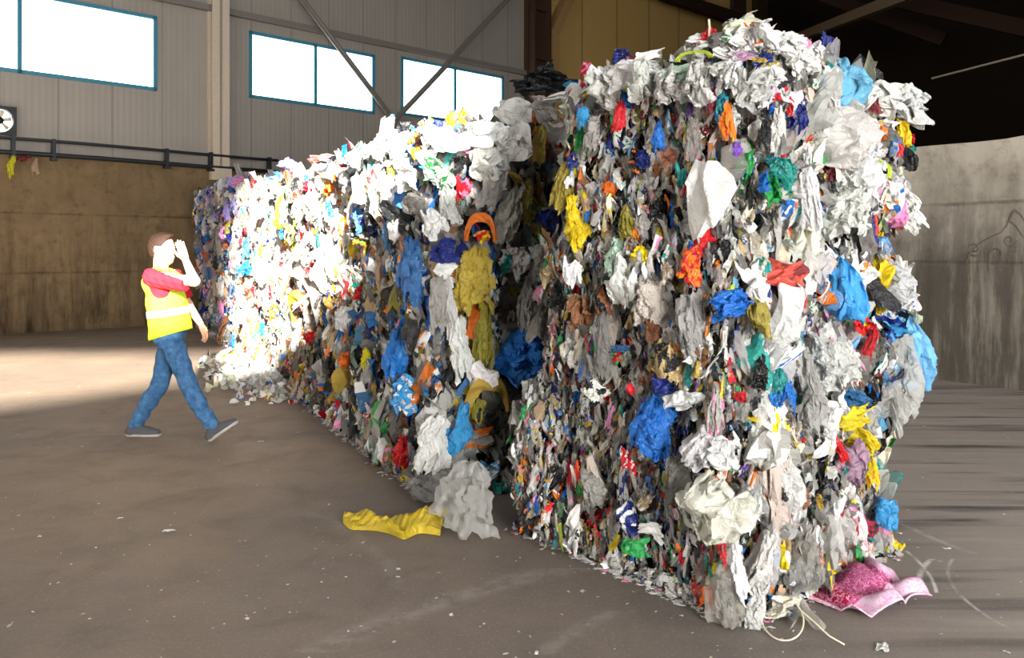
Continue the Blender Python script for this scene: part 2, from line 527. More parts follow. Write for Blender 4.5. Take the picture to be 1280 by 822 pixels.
A_ = bp((-5.0, 7.83, 0)); C_ = bp((-1.41, 7.3, 1.22))
sl = (C_[1] - A_[1]) / (C_[0] - A_[0])
zl = lambda x: A_[1] + sl * (x - A_[0])
XC = bp((-4.25, 12.1, 0))[0]; ZC = bp((-5, 12.5, 0))[1]
X0, X1, XE = -17.0, 3.25, 22.0
e = (0, -.25, 0)
mb = MB()
mb.prism([(X0, FY, 0), (X1, FY, 0), (X1, FY, zl(X1)), (X0, FY, max(zl(X0), .05))], e)
mb.prism([(X0, FY, ZC), (XC, FY, ZC), (XC, FY, HTOP), (X0, FY, HTOP)], e)
mb.prism([(XC, FY, 8.2), (X1, FY, 8.2), (X1, FY, HTOP), (XC, FY, HTOP)], e)
mb.prism([(X1, FY, 0), (XE + 8, FY, 0), (XE + 8, FY, HTOP), (X1, FY, HTOP)], e)
struct(mb.build('wall_front_gobo', M_CLAD))


def light(name, kind, loc, power, colr, target=None, size=None, direction=None, **kw):
    l = bpy.data.lights.new(name, kind); l.energy = power; l.color = colr
    if size:
        l.shape = 'RECTANGLE'; l.size, l.size_y = size
    for k_, v in kw.items():
        setattr(l, k_, v)
    o = bpy.data.objects.new(name, l); COL.objects.link(o); o.location = loc
    d = Vector(direction) if direction is not None else Vector(target) - Vector(loc)
    o.rotation_euler = d.to_track_quat('-Z', 'Y').to_euler()
    return o


light('sun', 'SUN', (0, -20, 12), 47, (1, .95, .86), direction=S, angle=math.radians(1.6))
light('door_daylight', 'AREA', (3.6, -4.2, 2.3), 1380, (1, .99, .97), target=(.9, 3.3, 1.3), size=(3.0, 3.2))
light('side_daylight', 'AREA', (8.5, .5, 4.6), 300, (1, .98, .96), target=(1.8, 4.2, 1.8), size=(3.5, 3))
light('left_fill', 'AREA', (-8.5, -3, 4.0), 480, (1, .96, .9), target=(-3, 8, 1.2), size=(5, 4))  # unseen fill lamp, added to brighten the left floor and the crevices
light('skylight', 'AREA', (-1.0, 7, 11.8), 420, (.95, .97, 1), target=(-1.0, 7.2, 0), size=(10, 12))
w = bpy.data.worlds.new('world'); sc.world = w; w.use_nodes = True
w.node_tree.nodes['Background'].inputs[0].default_value = (.75, .85, 1, 1); w.node_tree.nodes['Background'].inputs[1].default_value = .4


# ================================================================== THE BALES
# ---- library of crumpled shapes, each in a box of 1 x 1 (x across, y up, z out)
def ico(sub):
    bm = bmesh.new(); bmesh.ops.create_icosphere(bm, subdivisions=sub, radius=1)
    V = np.array([v.co[:] for v in bm.verts]); T = np.array([[v.index for v in f.verts] for f in bm.faces]); bm.free(); return V, T


ICO = {s: ico(s) for s in (1, 2, 3, 4)}


def folds(D, r, n, f0, f1):
    """sharp random creases: sum of |sin| waves"""
    h = np.zeros(len(D))
    for i in range(n):
        k = r.normal(size=3); k *= r.uniform(f0, f1) / np.linalg.norm(k)
        h += np.abs(np.sin(D @ k + r.uniform(0, 6.28) + .8 * np.sin(D @ r.normal(size=3) * 1.5))) / n
    return h


def fit(V, keepz=False):
    lo, hi = V.min(0), V.max(0); V = V - (lo + hi) / 2
    s = hi - lo; V[:, 0] /= s[0]; V[:, 1] /= s[1]
    V[:, 2] /= (s[2] if not keepz else s[0]); return V


def grid(nu, nv):
    u, v = np.meshgrid(np.linspace(0, 1, nu), np.linspace(0, 1, nv)); i = np.arange(nu * nv).reshape(nv, nu)
    q = np.stack([i[:-1, :-1], i[:-1, 1:], i[1:, 1:], i[1:, :-1]], -1).reshape(-1, 4)
    return u.ravel(), v.ravel(), q


def tri_folds(P, r, n, f0, f1, amp):
    """displacement by random triangle waves: the sharp facets of crumpled film"""
    D = np.zeros_like(P)
    for i in range(n):
        k = r.normal(size=3); f = r.uniform(f0, f1); k *= f / np.linalg.norm(k)
        ph = P @ k + r.uniform(0, 1) + .15 * np.sin(P @ r.normal(size=3) * 3)
        t = np.abs(ph - np.floor(ph) - .5) * 2
        d = r.normal(size=3); d /= np.linalg.norm(d)
        D += (t - .5)[:, None] * d * (amp / f)
    return D


def dome(n, h):
    u, v, q = grid(n, n); u = u * 2 - 1; v = v * 2 - 1
    x = u * np.sqrt(1 - v * v / 2); y = v * np.sqrt(1 - u * u / 2)
    return np.stack([x, y, h * np.sqrt(np.clip(1.02 - x * x - y * y, 0, 1))], 1), q


def m_wad(r, sub):
    """a scrunched sheet of film"""
    n = {1: 6, 2: 10, 3: 17, 4: 40}[sub]
    P, q = dome(n, .75)
    if sub == 4:
        n_ = 5
        W = P + tri_folds(P, r, 5, .35, .8, .38) + tri_folds(P, r, 6, .9, 2, .42) + tri_folds(P, r, 5, 2.2, 4.5, .32) + tri_folds(P, r, 5, 4.5, 8, .25)
    else:
        W = P + tri_folds(P, r, 4, .4, .9, .42) + tri_folds(P, r, 5, 1, 2.2, .5)
    W += r.normal(0, .012, W.shape)
    return fit(W), None, q


def m_puff(r, sub):
    """a bag holding some air, gathered towards its top, with dimples and creases"""
    n = {3: 15, 4: 44}[sub]
    P, q = dome(n, .62)
    x, y = P[:, 0].copy(), P[:, 1].copy()
    g = np.clip((y + .1) / 1.1, 0, 1) ** 1.3
    ang = np.arctan2(x, 1.25 - y)
    P[:, 0] = x * (1 - .5 * g) + .12 * np.sin(2.2 * y + r.uniform(0, 6)); P[:, 1] = y * (1 + .1 * x)
    P[:, 2] *= (1 - .45 * g)
    P[:, 2] += .16 * g * np.abs(np.sin(ang * r.uniform(5, 8) + r.uniform(0, 6))) + .05 * np.sin(9 * np.abs(x) + 2 * y)
    W = P + tri_folds(P, r, 5, .4, .9, .22) + tri_folds(P, r, 5, 1.2, 3.2, .24) + (tri_folds(P, r, 5, 3, 6, .2) if n > 20 else 0)
    return fit(W), None, q


def m_drape(r, nu, nv, top=None):
    u, v, q = grid(nu, nv); a = r.uniform(0, 6.28, 6)
    t = r.uniform(.2, .5) if top is None else top
    w = t + (1 - t) * v ** r.uniform(.45, .9); w *= 1 - .25 * np.clip((v - .75) / .25, 0, 1) * r.uniform(0, 1.4)
    nf = r.integers(2, 5)
    x = (u - .5) * w + .1 * np.sin(2.5 * v + a[0]) * v
    y = -v - (.07 * np.sin(9 * u + a[1]) + .05 * np.sin(23 * u + a[2])) * v ** 2
    z = .42 * np.sin(math.pi * u) * (.4 + .6 * w) + .13 * np.abs(np.sin(math.pi * (nf * u + .35 * np.sin(3 * v + a[3])) + a[4])) * (.5 + .7 * v)
    z += .1 * np.abs(np.sin(7 * v + 5 * u + a[5])) + .05 * np.abs(np.sin(19 * v - 7 * u + a[1])) + r.uniform(-.02, .02, len(u)); z += .25 * np.sin(math.pi * np.clip(v * 1.1, 0, 1))
    P = np.stack([x, y, z], 1)
    if nu > 8:       # long pleats running down the bag
        for fq in (3.5, 6.5, 11):
            ph = fq * u / 1.0 + r.uniform(0, 1) + r.uniform(-.7, .7) * v + .25 * np.sin(4 * v + r.uniform(0, 6)); P[:, 2] += (np.abs(ph - np.floor(ph) - .5) * 2 - .5) * .34 / fq * (.5 + .6 * np.sin(3 * v + r.uniform(0, 6)) ** 2)
    P = P + tri_folds(P, r, 5, 1, 3, .2) + (tri_folds(P, r, 5, 3, 7, .25) if nu > 8 else 0)
    if nu > 30:
        P = P + tri_folds(P, r, 6, 7, 14, .22)
    return fit(P, True), None, q


def m_strip(r, nu, nv):
    u, v, q = grid(nu, nv); a = r.uniform(0, 6.28, 5)
    tw = r.uniform(-2.5, 2.5) * v + a[3]; ww = .5 * (.6 + .4 * np.sin(6 * v + a[4]) ** 2)
    s = (u - .5) * ww
    x = s * np.cos(tw) + .35 * np.sin(3.2 * v + a[0]) * v; z = s * np.sin(tw) + .25 * np.sin(4 * v + a[1]) + .08 * np.abs(np.sin(14 * v + a[2]))
    return fit(np.stack([x, -v, z], 1), True), None, q


def m_flap(r, nu, nv):
    u, v, q = grid(nu, nv); P = np.stack([u * 3, v * 3, 0 * u], 1)
    h = folds(P, r, 3, 1, 2.2) * .5 + folds(P, r, 3, 3, 6) * .25
    x = u + .1 * np.sin(5 * v + r.uniform(0, 6)) + .18 * (v - .5) * r.uniform(-1, 1); y = v + .1 * np.sin(4 * u + r.uniform(0, 6))
    z = h + (u - .5) ** 2 * r.uniform(-1.2, .4) + (v - .5) ** 2 * r.uniform(-1.2, .2)
    P = np.stack([x, y, z * .8], 1); P = P + tri_folds(P, r, 5, 1, 3, .3)
    return fit(P, True), None, q


def m_board(r, nu, nv):
    """a stiff folded sheet: rounded kite outline, one long crease"""
    u, v, q = grid(nu, nv); u = u * 2 - 1
    w = np.interp(v, [0, .12, .35, .62, .85, .96, 1], [.18, .42, .72, 1, .78, .5, .3])
    x = u * w + .22 * (v - .5) * 1.2 + .1 * np.sin(3 * v)
    cr = u - (.35 - .9 * (v - .3))
    z = -.3 * np.maximum(cr, 0) - .10 * np.maximum(-cr, 0) - .25 * (v - .5) ** 2
    P = np.stack([x, 1.7 * v, z], 1); P = P + tri_folds(P, r, 4, .3, .9, .13)
    return fit(P, True), None, q


LIB = {'wad_s': [m_wad(rng, 1) for _ in range(10)], 'wad': [m_wad(rng, 2) for _ in range(22)], 'drape': [m_drape(rng, 6, 8) for _ in range(22)],
       'strip': [m_strip(rng, 3, 9) for _ in range(16)], 'flap': [m_flap(rng, 6, 6) for _ in range(20)], 'puff': [m_puff(rng, 3) for _ in range(8)],
       'wad_m': [m_wad(rng, 3) for _ in range(14)], 'drape_m': [m_drape(rng, 11, 15) for _ in range(16)], 'flap_m': [m_flap(rng, 11, 11) for _ in range(12)]}


def rotm(rx, ry, rz):
    cx, sx_, cy, sy, cz, sz = math.cos(rx), math.sin(rx), math.cos(ry), math.sin(ry), math.cos(rz), math.sin(rz)
    return np.array([[cz, -sz, 0], [sz, cz, 0], [0, 0, 1]]) @ np.array([[cy, 0, sy], [0, 1, 0], [-sy, 0, cy]]) @ np.array([[1, 0, 0], [0, cx, -sx_], [0, sx_, cx]])


class Heap:
    """many pieces gathered into one mesh"""
    def __init__(s):
        s.V = []; s.T = []; s.Q = []; s.ct = []; s.cq = []; s.n = 0

    def add(s, V, T, Q, col):
        s.V.append(V)
        if T is not None:
            s.T.append(T + s.n); s.ct.append(col)
        else:
            s.Q.append(Q + s.n); s.cq.append(col)
        s.n += len(V)

    def build(s, name, parent, mat=None, smooth=False, origin=None):
        return mesh_np(name, np.concatenate(s.V), np.concatenate(s.T) if s.T else None, np.concatenate(s.Q) if s.Q else None,
                       mat or M_FILM, parent, np.concatenate(s.ct + s.cq), smooth, origin)


# ---- colours
NAMED = {'white': 'ecebe8', 'pale': 'cfcdc9', 'grey': 'a5a29c', 'dark grey': '6d6a66', 'black': '191a1c', 'blue': '1f6fc4', 'light blue': '6fb0dd',
         'navy': '1a2a78', 'steel blue': '3a6f9f', 'teal': '23908c', 'green': '2f9a4d', 'lime': 'b7cf3a', 'yellow': 'ecd21c', 'ochre': 'b3963a', 'olive': '8e8332',
         'orange': 'e8791f', 'red': 'd3202a', 'coral': 'd9544a', 'maroon': '7d2a2f', 'pink': 'ee8fbb', 'mauve': 'b18aa6', 'purple': '6b45a0', 'brown': '84573a',
         'tan': 'bfa47e', 'beige': 'cdc3b3', 'cream': 'e9e2cb', 'pale green': 'b9d8bd', 'lilac': '9f90cc', 'grey green': '7e9a8c', 'crimson': 'b8304a', 'sky': '3f9fd8'}
CL_ = {k_: lin(v) for k_, v in NAMED.items()}
PAL = {
    'shred': dict(white=17, pale=19, grey=24, **{'dark grey': 11}, black=7, blue=2, **{'light blue': 2}, navy=2.2, teal=1.4, green=1.5, lime=.9, yellow=1.6, ochre=2.2, orange=1.8, red=2, maroon=1.2, pink=.9, purple=1.1, brown=3, tan=6, beige=7, cream=3),
    'deep': dict(white=6, pale=9, grey=16, **{'dark grey': 22}, black=22, navy=3, blue=1.5, brown=5, maroon=2, tan=4, beige=4, teal=1, red=1.5, ochre=2),  # inner layer: extra black and dark grey paint the shade of the gaps
    'bags': dict(white=22, pale=26, grey=24, beige=6, **{'dark grey': 4, 'light blue': 3}, cream=4, black=3, navy=2, coral=1.5, yellow=1.5, teal=1),
    'white': dict(white=36, pale=20, grey=12, **{'dark grey': 4}, black=2, blue=2.5, **{'light blue': 2.5}, yellow=2, orange=2, red=2.5, teal=1, tan=5, beige=5, cream=6, pink=1),
    'dark': dict(white=10, pale=12, grey=20, **{'dark grey': 18}, black=14, blue=5, navy=3, **{'steel blue': 4}, olive=4, ochre=3, red=2, orange=1.5, brown=4, tan=4, **{'grey green': 3}, green=1),
    'warm': dict(white=18, pale=14, grey=14, **{'dark grey': 7}, black=5, tan=10, beige=10, cream=8, brown=7, ochre=3, yellow=2, orange=3, red=3.5, blue=2, teal=1),
    'blue': dict(white=9, pale=14, grey=20, lilac=10, **{'dark grey': 14, 'steel blue': 9}, blue=5, navy=4, brown=6, tan=6, olive=2, black=6, pink=1.5),
}
PALN = {k_: (list(v), np.array(list(v.values())) / sum(v.values())) for k_, v in PAL.items()}


def paint(name, nf, V, T, Q, r, print_p=.35, ink=None):
    """per-face colour of one piece: its plastic, in part printed with a second ink"""
    base = CL_[name] * r.uniform(.82, 1.1); base = np.clip(base * (1 + r.normal(0, .018 if np.ptp(CL_[name]) < .15 else .06, 3)), .004, .92)
    col = np.tile(base, (nf, 1))
    if r.random() < print_p:
        idx = T if T is not None else Q
        c = V[idx].mean(1)
        ink = CL_[ink] if ink else CL_[r.choice(['white', 'red', 'blue', 'navy', 'green', 'yellow', 'orange', 'black', 'grey', 'teal', 'pink', 'white'])]
        k_ = r.normal(size=3) * r.uniform(5, 14); h = np.sin(c @ k_ + r.uniform(0, 6)) + np.sin(c @ (r.normal(size=3) * 11))
        col[h > r.uniform(.3, 1.1)] = ink
    return col


def piece(kind, r, size, frame, pos, tilt, name, print_p=.35):
    V, T, Q = LIB[kind][r.integers(len(LIB[kind]))]
    s = np.array(size)
    if kind[:4] in ('flap', 'stri', 'drap', 'boar'):
        s = np.array([size[0], size[1], size[0]]) * [1, 1, min(1.2, size[2] / size[0] * 1.3)]
    if r.random() < .5:
        V = V * [-1, 1, 1]
    W = (V * s) @ rotm(*tilt).T @ frame + pos
    return W, T, Q, paint(name, len(T if T is not None else Q), V, T, Q, r, print_p)


# ---- the stacks: footprints measured on the floor of the hall
def unit(v):
    v = np.asarray(v, float); return v / np.linalg.norm(v)


KC = gnd(935, 789); KC[2] = 0
EL = np.array([-.63, .777, 0]); ER = np.array([.777, .63, 0]); NL = -ER; NR = -EL
KC = KC - (NL + NR) * .06
PA = gnd(530, 622); PB = gnd(295, 442); PC = gnd(246, 413)
DU = unit(PB - PA); DN = np.array([-DU[1], DU[0], 0]); LP = np.linalg.norm(PB - PA)
DF = unit(PC - PB); FN = np.array([-DF[1], DF[0], 0]); LF = np.linalg.norm(PC - PB)
PA = PA - DN * .07; PB = PB - DN * .07

BALES = []    # each: dict(o corner at base, eu along the visible long face, en outward normal of it, L, D depth, z0, z1, pal, face specs)


def bale(stack, layer, o, eu, en, L, D, z0, z1, pal):
    b = dict(stack=stack, layer=layer, o=np.array([o[0], o[1], 0]), eu=eu, en=en, L=L, D=D, z0=z0, z1=z1, pal=pal)
    BALES.append(b); return b


ZS = [0, .82, 1.62, 2.42]
for l_, (ll, sh) in enumerate(((1.50, 0), (1.34, .02), (1.09, .03))):
    bale(0, l_, KC - (NL + NR) * sh * -.2, EL, NL, ll, (1.28, 1.4, 1.38)[l_], ZS[l_], ZS[l_ + 1], 'shred')
tops = [2.36, 2.34, 2.36, 2.42, 2.5]
pals = [('dark', 'dark', 'dark'), ('dark', 'warm', 'white'), ('warm', 'warm', 'warm'), ('warm', 'warm', 'white'), ('warm', 'warm', 'warm')]
SL = LP / 5
for k_ in range(5):
    for l_ in range(3):
        jit = rng.uniform(-.05, .05)
        h = tops[k_] / 3
        bale(k_ + 1, l_, PA + DU * (SL * k_ + .02) + DN * jit, DU, DN, SL - .04, 2.0, h * l_, h * (l_ + 1), pals[k_][l_])
for k_ in range(2):
    for l_ in range(3):
        bale(k_ + 6, l_, PB + DF * (LF / 2 * k_ + .05) + FN * rng.uniform(-.06, .06), DF, FN, LF / 2 - .06, 2.0, .9 * l_, .9 * (l_ + 1), 'blue')

WHERE = ['near corner stack', 'second stack behind the near corner', 'third stack from the near corner', 'fourth stack from the near corner', 'fifth stack from the near corner',
         'sixth stack, by spilled white film', 'shaded stack behind the raised hand', 'last shaded stack by the brown wall']
LOOK = {(0, 0): 'bottom bale of the near corner stack, pink cloth lying at its foot', (0, 1): 'middle bale of the near corner stack, big light blue bag bulging from its side', (0, 2): 'top bale of the near corner stack with large white bags and blue corner bag'}
LAYN = ['bottom', 'middle', 'top']
PALW = {'dark': 'grey and dark', 'warm': 'beige and white', 'white': 'mostly white', 'blue': 'bluish grey'}


def faces(b):
    """visible faces of a bale: (origin, axis, normal, length, density)"""
    o, eu, en, L, D = b['o'], b['eu'], b['en'], b['L'], b['D']
    out = [dict(o=o, eu=eu, n=en, L=L, main=True), dict(o=o - en * D, eu=en, n=-eu, L=D, main=False)]
    return out


def recess(t, L, R=.16):
    d = min(t, 1 - t) * L
    return 0 if d > R else R - math.sqrt(max(R * R - (R - d) ** 2, 0))


def lump(p):
    return .045 * math.sin(p[0] * 5.1 + p[2] * 3.3) + .035 * math.sin(p[1] * 7.7 - p[2] * 6.1 + 1) + .025 * math.sin(p[0] * 13 + p[1] * 11 + p[2] * 9)


def on_face(f, b, u, w):
    """surface point for u, w in 0..1"""
    rc = recess(u, f['L'], .14) + (0 if b['layer'] == 0 and w < .5 else recess(w, b['z1'] - b['z0'], .12 if b['layer'] < 2 else .16))
    p = f['o'] + f['eu'] * (u * f['L']) + np.array([0, 0, b['z0'] + w * (b['z1'] - b['z0'])])
    gr = .035 * (abs(math.sin(u * f['L'] * math.pi / .21)) - .6) if b['stack'] == 0 else 0
    return p + f['n'] * (lump(p) + gr - rc)


def frame_of(n, lean=0.0, p=None):
    """rows: local x, y (up), z (out) in world axes"""
    z = np.array(n, float)
    if lean and p is not None:
        c = np.array([0, 0, CH]) - p; c[2] = 0; z = unit(z + lean * unit(c))
    y = np.array([0, 0, 1.0]); x = unit(np.cross(y, z)); y = np.cross(z, x)
    return np.stack([x, y, z])


def pick(pal, r):
    return PALN[pal][0][r.choice(len(PALN[pal][0]), p=PALN[pal][1])]


PARTNAME = {'wad_m': 'crumpled_bag', 'drape_m': 'plastic_bag', 'flap_m': 'film_sheet', 'strip': 'film_strip', 'puff': 'plastic_bag'}

# ---- pieces that stand out in the photograph: column, row, width, height (px), shape, colour, roll (degrees)
HERO = '''
1053 108 60 72 puff light_blue 12 0;1040 168 78 78 puff pale 0 0;1045 186 58 12 band olive 8 0;1094 207 34 12 band lime -28 0;1087 183 32 28 wad white 0 0;1124 197 32 20 wad black -20 0;1126 168 22 32 drape yellow 0 0
1087 132 14 22 flap maroon 20 0;1138 134 46 46 wad white 0 0;1104 122 44 34 wad white 0 0;1153 153 12 10 wad red 0 0;1152 178 12 11 wad red 0 0;1152 190 12 10 wad teal 0 0;972 218 40 40 drape teal 10 0;962 238 22 34 wad green 0 0
950 226 16 24 wad blue 0 0;1010 240 24 88 drape white 4 0;1050 258 60 70 drape pale 0 0;1116 262 28 40 puff pink -10 0;1139 262 28 52 drape white 20 0;1085 284 24 44 drape coral -8 0;1037 219 16 16 flap maroon 0 0
993 150 22 44 drape navy 0 0;969 168 15 56 drape pale 0 0;952 162 14 46 drape black 0 0;957 137 12 10 wad blue 0 0;949 76 26 18 wad ochre 10 0;928 70 32 15 flap mauve 15 0;1031 54 16 22 flap navy 0 0;1005 56 10 14 wad pink 0 0
962 50 34 30 wad white 0 0;985 60 36 32 wad white 0 0;1000 82 40 30 wad white 0 0;965 96 46 26 wad pale 0 0;1012 66 24 22 wad white 0 0;940 110 40 40 wad pale 0 0;975 125 40 34 wad white 0 0;1075 128 30 36 wad white 0 0
978 342 48 30 flap coral -6 0;1051 363 46 68 puff sky 4 0;1072 341 40 24 wad white 0 0;1110 358 50 52 drape pale 0 0;1152 432 54 92 puff light_blue 14 0;1143 377 22 28 flap white 20 0;1107 409 30 32 flap navy 0 0;1097 385 16 14 wad yellow 0 0
1073 405 20 22 wad red 0 0;1083 427 14 40 drape red -10 0;1120 480 54 100 drape_c pale 0 0;1040 453 56 60 drape pale 0 0;1007 488 32 92 drape grey 6 0;1036 510 32 46 puff white 0 0;971 452 54 20 flap white 40 0;976 487 28 56 drape blue 0 0
966 478 20 30 drape teal 0 0;1063 497 40 20 wad steel_blue 0 0;1084 495 20 24 wad black 0 0;1060 520 50 24 wad yellow 20 0;1073 552 44 40 drape yellow 0 0;1087 589 14 36 drape yellow 0 0;1059 577 32 48 puff mauve 0 0;1045 560 14 34 drape red 20 0
1105 643 26 34 puff sky 0 0;1115 678 22 18 wad yellow 0 0;1055 656 30 32 puff crimson 0 0;1080 660 24 20 wad crimson 0 0;1016 651 24 16 flap orange 0 0;898 633 76 70 puff beige 0 0;996 702 52 84 drape_c grey 0 0;926 712 26 70 drape white 8 0;946 708 28 72 drape pale -16 0
908 752 38 82 drape_c grey 2 0;939 764 22 56 drape pale 0 0;971 762 42 34 wad cream 0 0;886 743 16 26 flap orange 0 0;788 646 24 40 puff navy 0 0;817 660 26 14 wad white 0 0;799 682 34 20 flap green 0 0;788 575 18 28 flap red 0 0
820 532 48 66 drape blue -14 0;858 498 46 22 flap white 24 0;838 452 36 44 drape tan 0 0;836 484 34 18 flap navy -12 0;918 382 42 36 wad blue 0 0;944 398 24 42 wad olive 0 0;865 332 24 42 wad red 0 0;870 346 14 18 wad orange 0 0
782 350 38 56 wad white 0 0;817 373 38 56 drape beige 0 0;757 376 18 34 drape brown 0 0;896 518 22 66 drape grey -6 0;776 436 26 9 flap steel_blue 0 0;774 448 16 14 wad red 0 0;806 320 24 18 flap yellow -30 0;770 322 24 40 drape pale_green 0 0
928 495 14 12 wad red 0 0;747 490 26 24 flap white 30 0;792 485 10 13 wad red 0 0;855 425 13 22 flap orange 0 0;820 414 17 26 wad brown 0 0;877 436 20 30 flap brown 0 0;947 465 20 40 drape black 0 0;880 560 40 50 wad pale 0 0;905 566 40 30 wad white -20 0
889 250 50 80 board white -6 0;869 224 15 38 drape red -14 0;777 146 15 34 drape red 0 0;721 278 28 58 drape yellow 8 0;709 230 22 62 drape olive -16 0;827 173 16 34 drape blue 0 0;733 148 15 28 drape sky 0 0;779 101 28 32 board white -20 0
792 113 11 12 wad lime 0 0;871 70 38 9 band lime 0 0;913 151 15 40 drape orange 0 0;895 120 14 38 drape maroon -12 0;906 134 14 30 drape teal 0 0;869 174 20 50 drape_c grey 0 0;839 198 18 20 flap brown 0 0;765 237 16 17 wad orange 0 0
855 218 13 24 wad teal 0 0;925 187 10 16 wad purple 0 0;807 199 14 20 wad navy 0 0;795 203 12 32 drape black 0 0;787 279 20 38 drape olive 0 0;861 92 46 22 wad pale_green 0 0;720 200 12 16 wad navy 0 0;845 106 44 40 drape pale 0 0;810 100 34 42 wad pale 0 0
880 103 40 48 wad pale 0 0;760 112 34 40 wad pale 0 0;745 100 24 30 wad white 0 0;905 78 40 30 wad pale 0 0;800 82 50 18 wad white -8 0;780 72 22 16 wad navy 0 0;797 76 20 12 wad maroon 0 0;815 70 30 12 flap white 0 0
915 96 30 40 drape pale 0 0;742 168 20 40 drape grey 0 0;870 410 36 80 drape grey 0 0;760 430 30 70 drape_c grey 0 0;720 340 20 34 wad white 0 0;730 390 26 40 wad brown 0 0;745 610 24 40 wad grey 0 0;850 600 34 46 wad dark_grey 0 0
586 350 46 70 drape ochre 0 1;600 422 22 78 drape olive 0 1;523 341 34 78 drape steel_blue 4 1;556 313 34 26 wad navy 0 1;553 337 26 19 board white 8 1;631 268 26 70 drape grey -14 1;651 253 20 50 drape olive -12 1;597 284 32 28 band orange 0 1
600 296 18 14 wad red 0 1;540 280 28 34 wad white 0 1;495 257 24 52 drape white -8 1;523 255 28 25 wad dark_grey 0 1;575 234 18 24 wad red 0 1;669 184 18 44 drape ochre -14 1;680 277 28 24 wad navy 20 1;706 213 14 30 flap blue -10 1
684 344 34 52 wad grey_green 0 1;664 338 18 34 drape white 0 1;612 230 24 60 drape grey -20 1;650 446 66 62 drape blue -12 1;574 437 26 70 drape white 6 1;604 494 50 42 band ochre 10 1;590 512 22 26 wad olive 0 1;504 442 30 58 drape blue -14 1;513 493 34 42 drape sky 0 1
570 535 30 58 drape sky -14 1;541 555 38 62 drape white -10 1;511 563 24 34 drape red 0 1;591 547 38 22 flap orange 12 1;545 606 54 36 wad dark_grey 0 1;603 590 28 26 flap white 0 1;626 606 24 22 wad teal 0 1;669 617 34 22 board white 0 1
642 532 14 26 wad yellow 0 1;669 582 16 24 wad orange 0 1;698 548 16 40 drape purple 0 1;698 516 24 22 puff ochre 0 1;472 524 18 20 wad red 0 1;488 535 14 15 wad green 0 1;441 450 20 20 wad orange 0 1;685 412 14 46 drape red 0 1
640 330 34 40 wad grey 0 1;600 470 30 34 wad white 0 1;560 260 24 44 drape pale 0 1;640 180 40 44 wad white 0 1;600 168 52 30 wad white 0 1;560 176 44 26 wad white 0 1;700 170 34 44 wad pale 0 1;680 140 40 26 wad grey 0 1;640 140 44 30 wad pale 0 1;610 205 40 40 wad pale 0 1
545 215 34 40 wad pale 0 1;520 220 30 34 wad white 0 1;670 480 40 60 drape grey -20 1;640 600 30 30 wad grey 0 1;690 620 26 30 wad pale 0 1;545 380 20 60 drape grey 0 1;560 390 14 80 drape pale 8 1;655 380 20 60 drape grey -4 1;700 380 40 24 drape dark_grey 30 1
363 206 24 15 puff lilac 0 1;408 198 28 9 flap coral 0 1;359 264 20 36 wad yellow 0 1;376 290 11 52 drape lime 0 1;434 221 9 15 wad blue 0 1;460 277 20 28 wad steel_blue 0 1;457 299 14 12 wad orange 0 1;384 383 38 34 band ochre 0 1
454 366 14 14 wad red 0 1;409 361 26 15 wad coral 0 1;367 417 20 48 drape white 0 1;437 475 24 26 board ochre 0 1;465 447 14 26 drape yellow 0 1;423 453 22 30 drape black 0 1;377 467 16 22 flap brown 0 1;374 482 14 10 wad ochre 0 1
333 410 10 16 wad teal 0 1;394 422 14 15 wad red 0 1;440 400 26 34 wad white 0 1;420 330 40 60 wad white 0 1;400 260 30 40 wad beige 0 1;450 200 44 24 wad white 0 1;485 190 36 22 wad white 0 1;420 215 30 24 wad cream 0 1;340 340 26 30 wad white 0 1
313 306 14 32 drape steel_blue 0 1;317 334 22 18 drape blue 0 1;300 363 12 32 drape steel_blue 0 1;286 394 10 30 drape navy 0 1;317 368 16 20 flap brown 0 1;262 300 10 14 wad blue 0 1;290 262 14 24 drape lilac 0 1;280 300 14 40 drape grey 0 1;300 230 24 16 wad lilac 0 1;270 240 24 12 wad lilac 20 1
'''
LIBH = {}


def hero_shape(kind, r):
    if kind == 'wad':
        return m_wad(r, 4)
    if kind == 'puff':
        return m_puff(r, 4)
    if kind == 'drape' or kind == 'drape_c':
        return m_drape(r, 34, 46)
    if kind == 'flap':
        return m_flap(r, 18, 18)
    if kind == 'board':
        return m_board(r, 24, 24)
    if kind == 'band':     # an arched band of film
        u, v, q = grid(30, 6); th = math.pi * (.06 + .88 * u); R_ = 1 + .32 * (v - .5) + .05 * np.sin(9 * u)
        z = .25 * np.sin(th) + .12 * np.abs(np.sin(3 * v + 7 * u))
        return fit(np.stack([-np.cos(th) * R_, np.sin(th) * R_ * .8, z], 1), True), None, q


VIS = []
for b in BALES:
    for f in faces(b):
        if b['stack'] in (2, 3, 4, 5, 7) and not f['main']:
            continue
        VIS.append((b, f))


def locate(px, py, min_stack=0):
    """which bale face the sight line meets"""
    best = None; o = np.array([0, 0, CH]); d = ray(px, py)
    for b, f in VIS:
        if (b['stack'] == 0) != (min_stack == 0):
            continue
        dn = d @ f['n']
        if dn > -1e-3:
            continue
        t = ((f['o'] - o) @ f['n']) / dn
        p = o + d * t; u = (p - f['o']) @ f['eu']; z = p[2]
        out = max(0, -u, u - f['L']) * 2 + max(0, b['z0'] - z, z - b['z1'])
        cost = t * .05 + out * 3
        if t > 0 and (best is None or cost < best[0]):
            best = (cost, p, b, f, out)
    return best[1:]


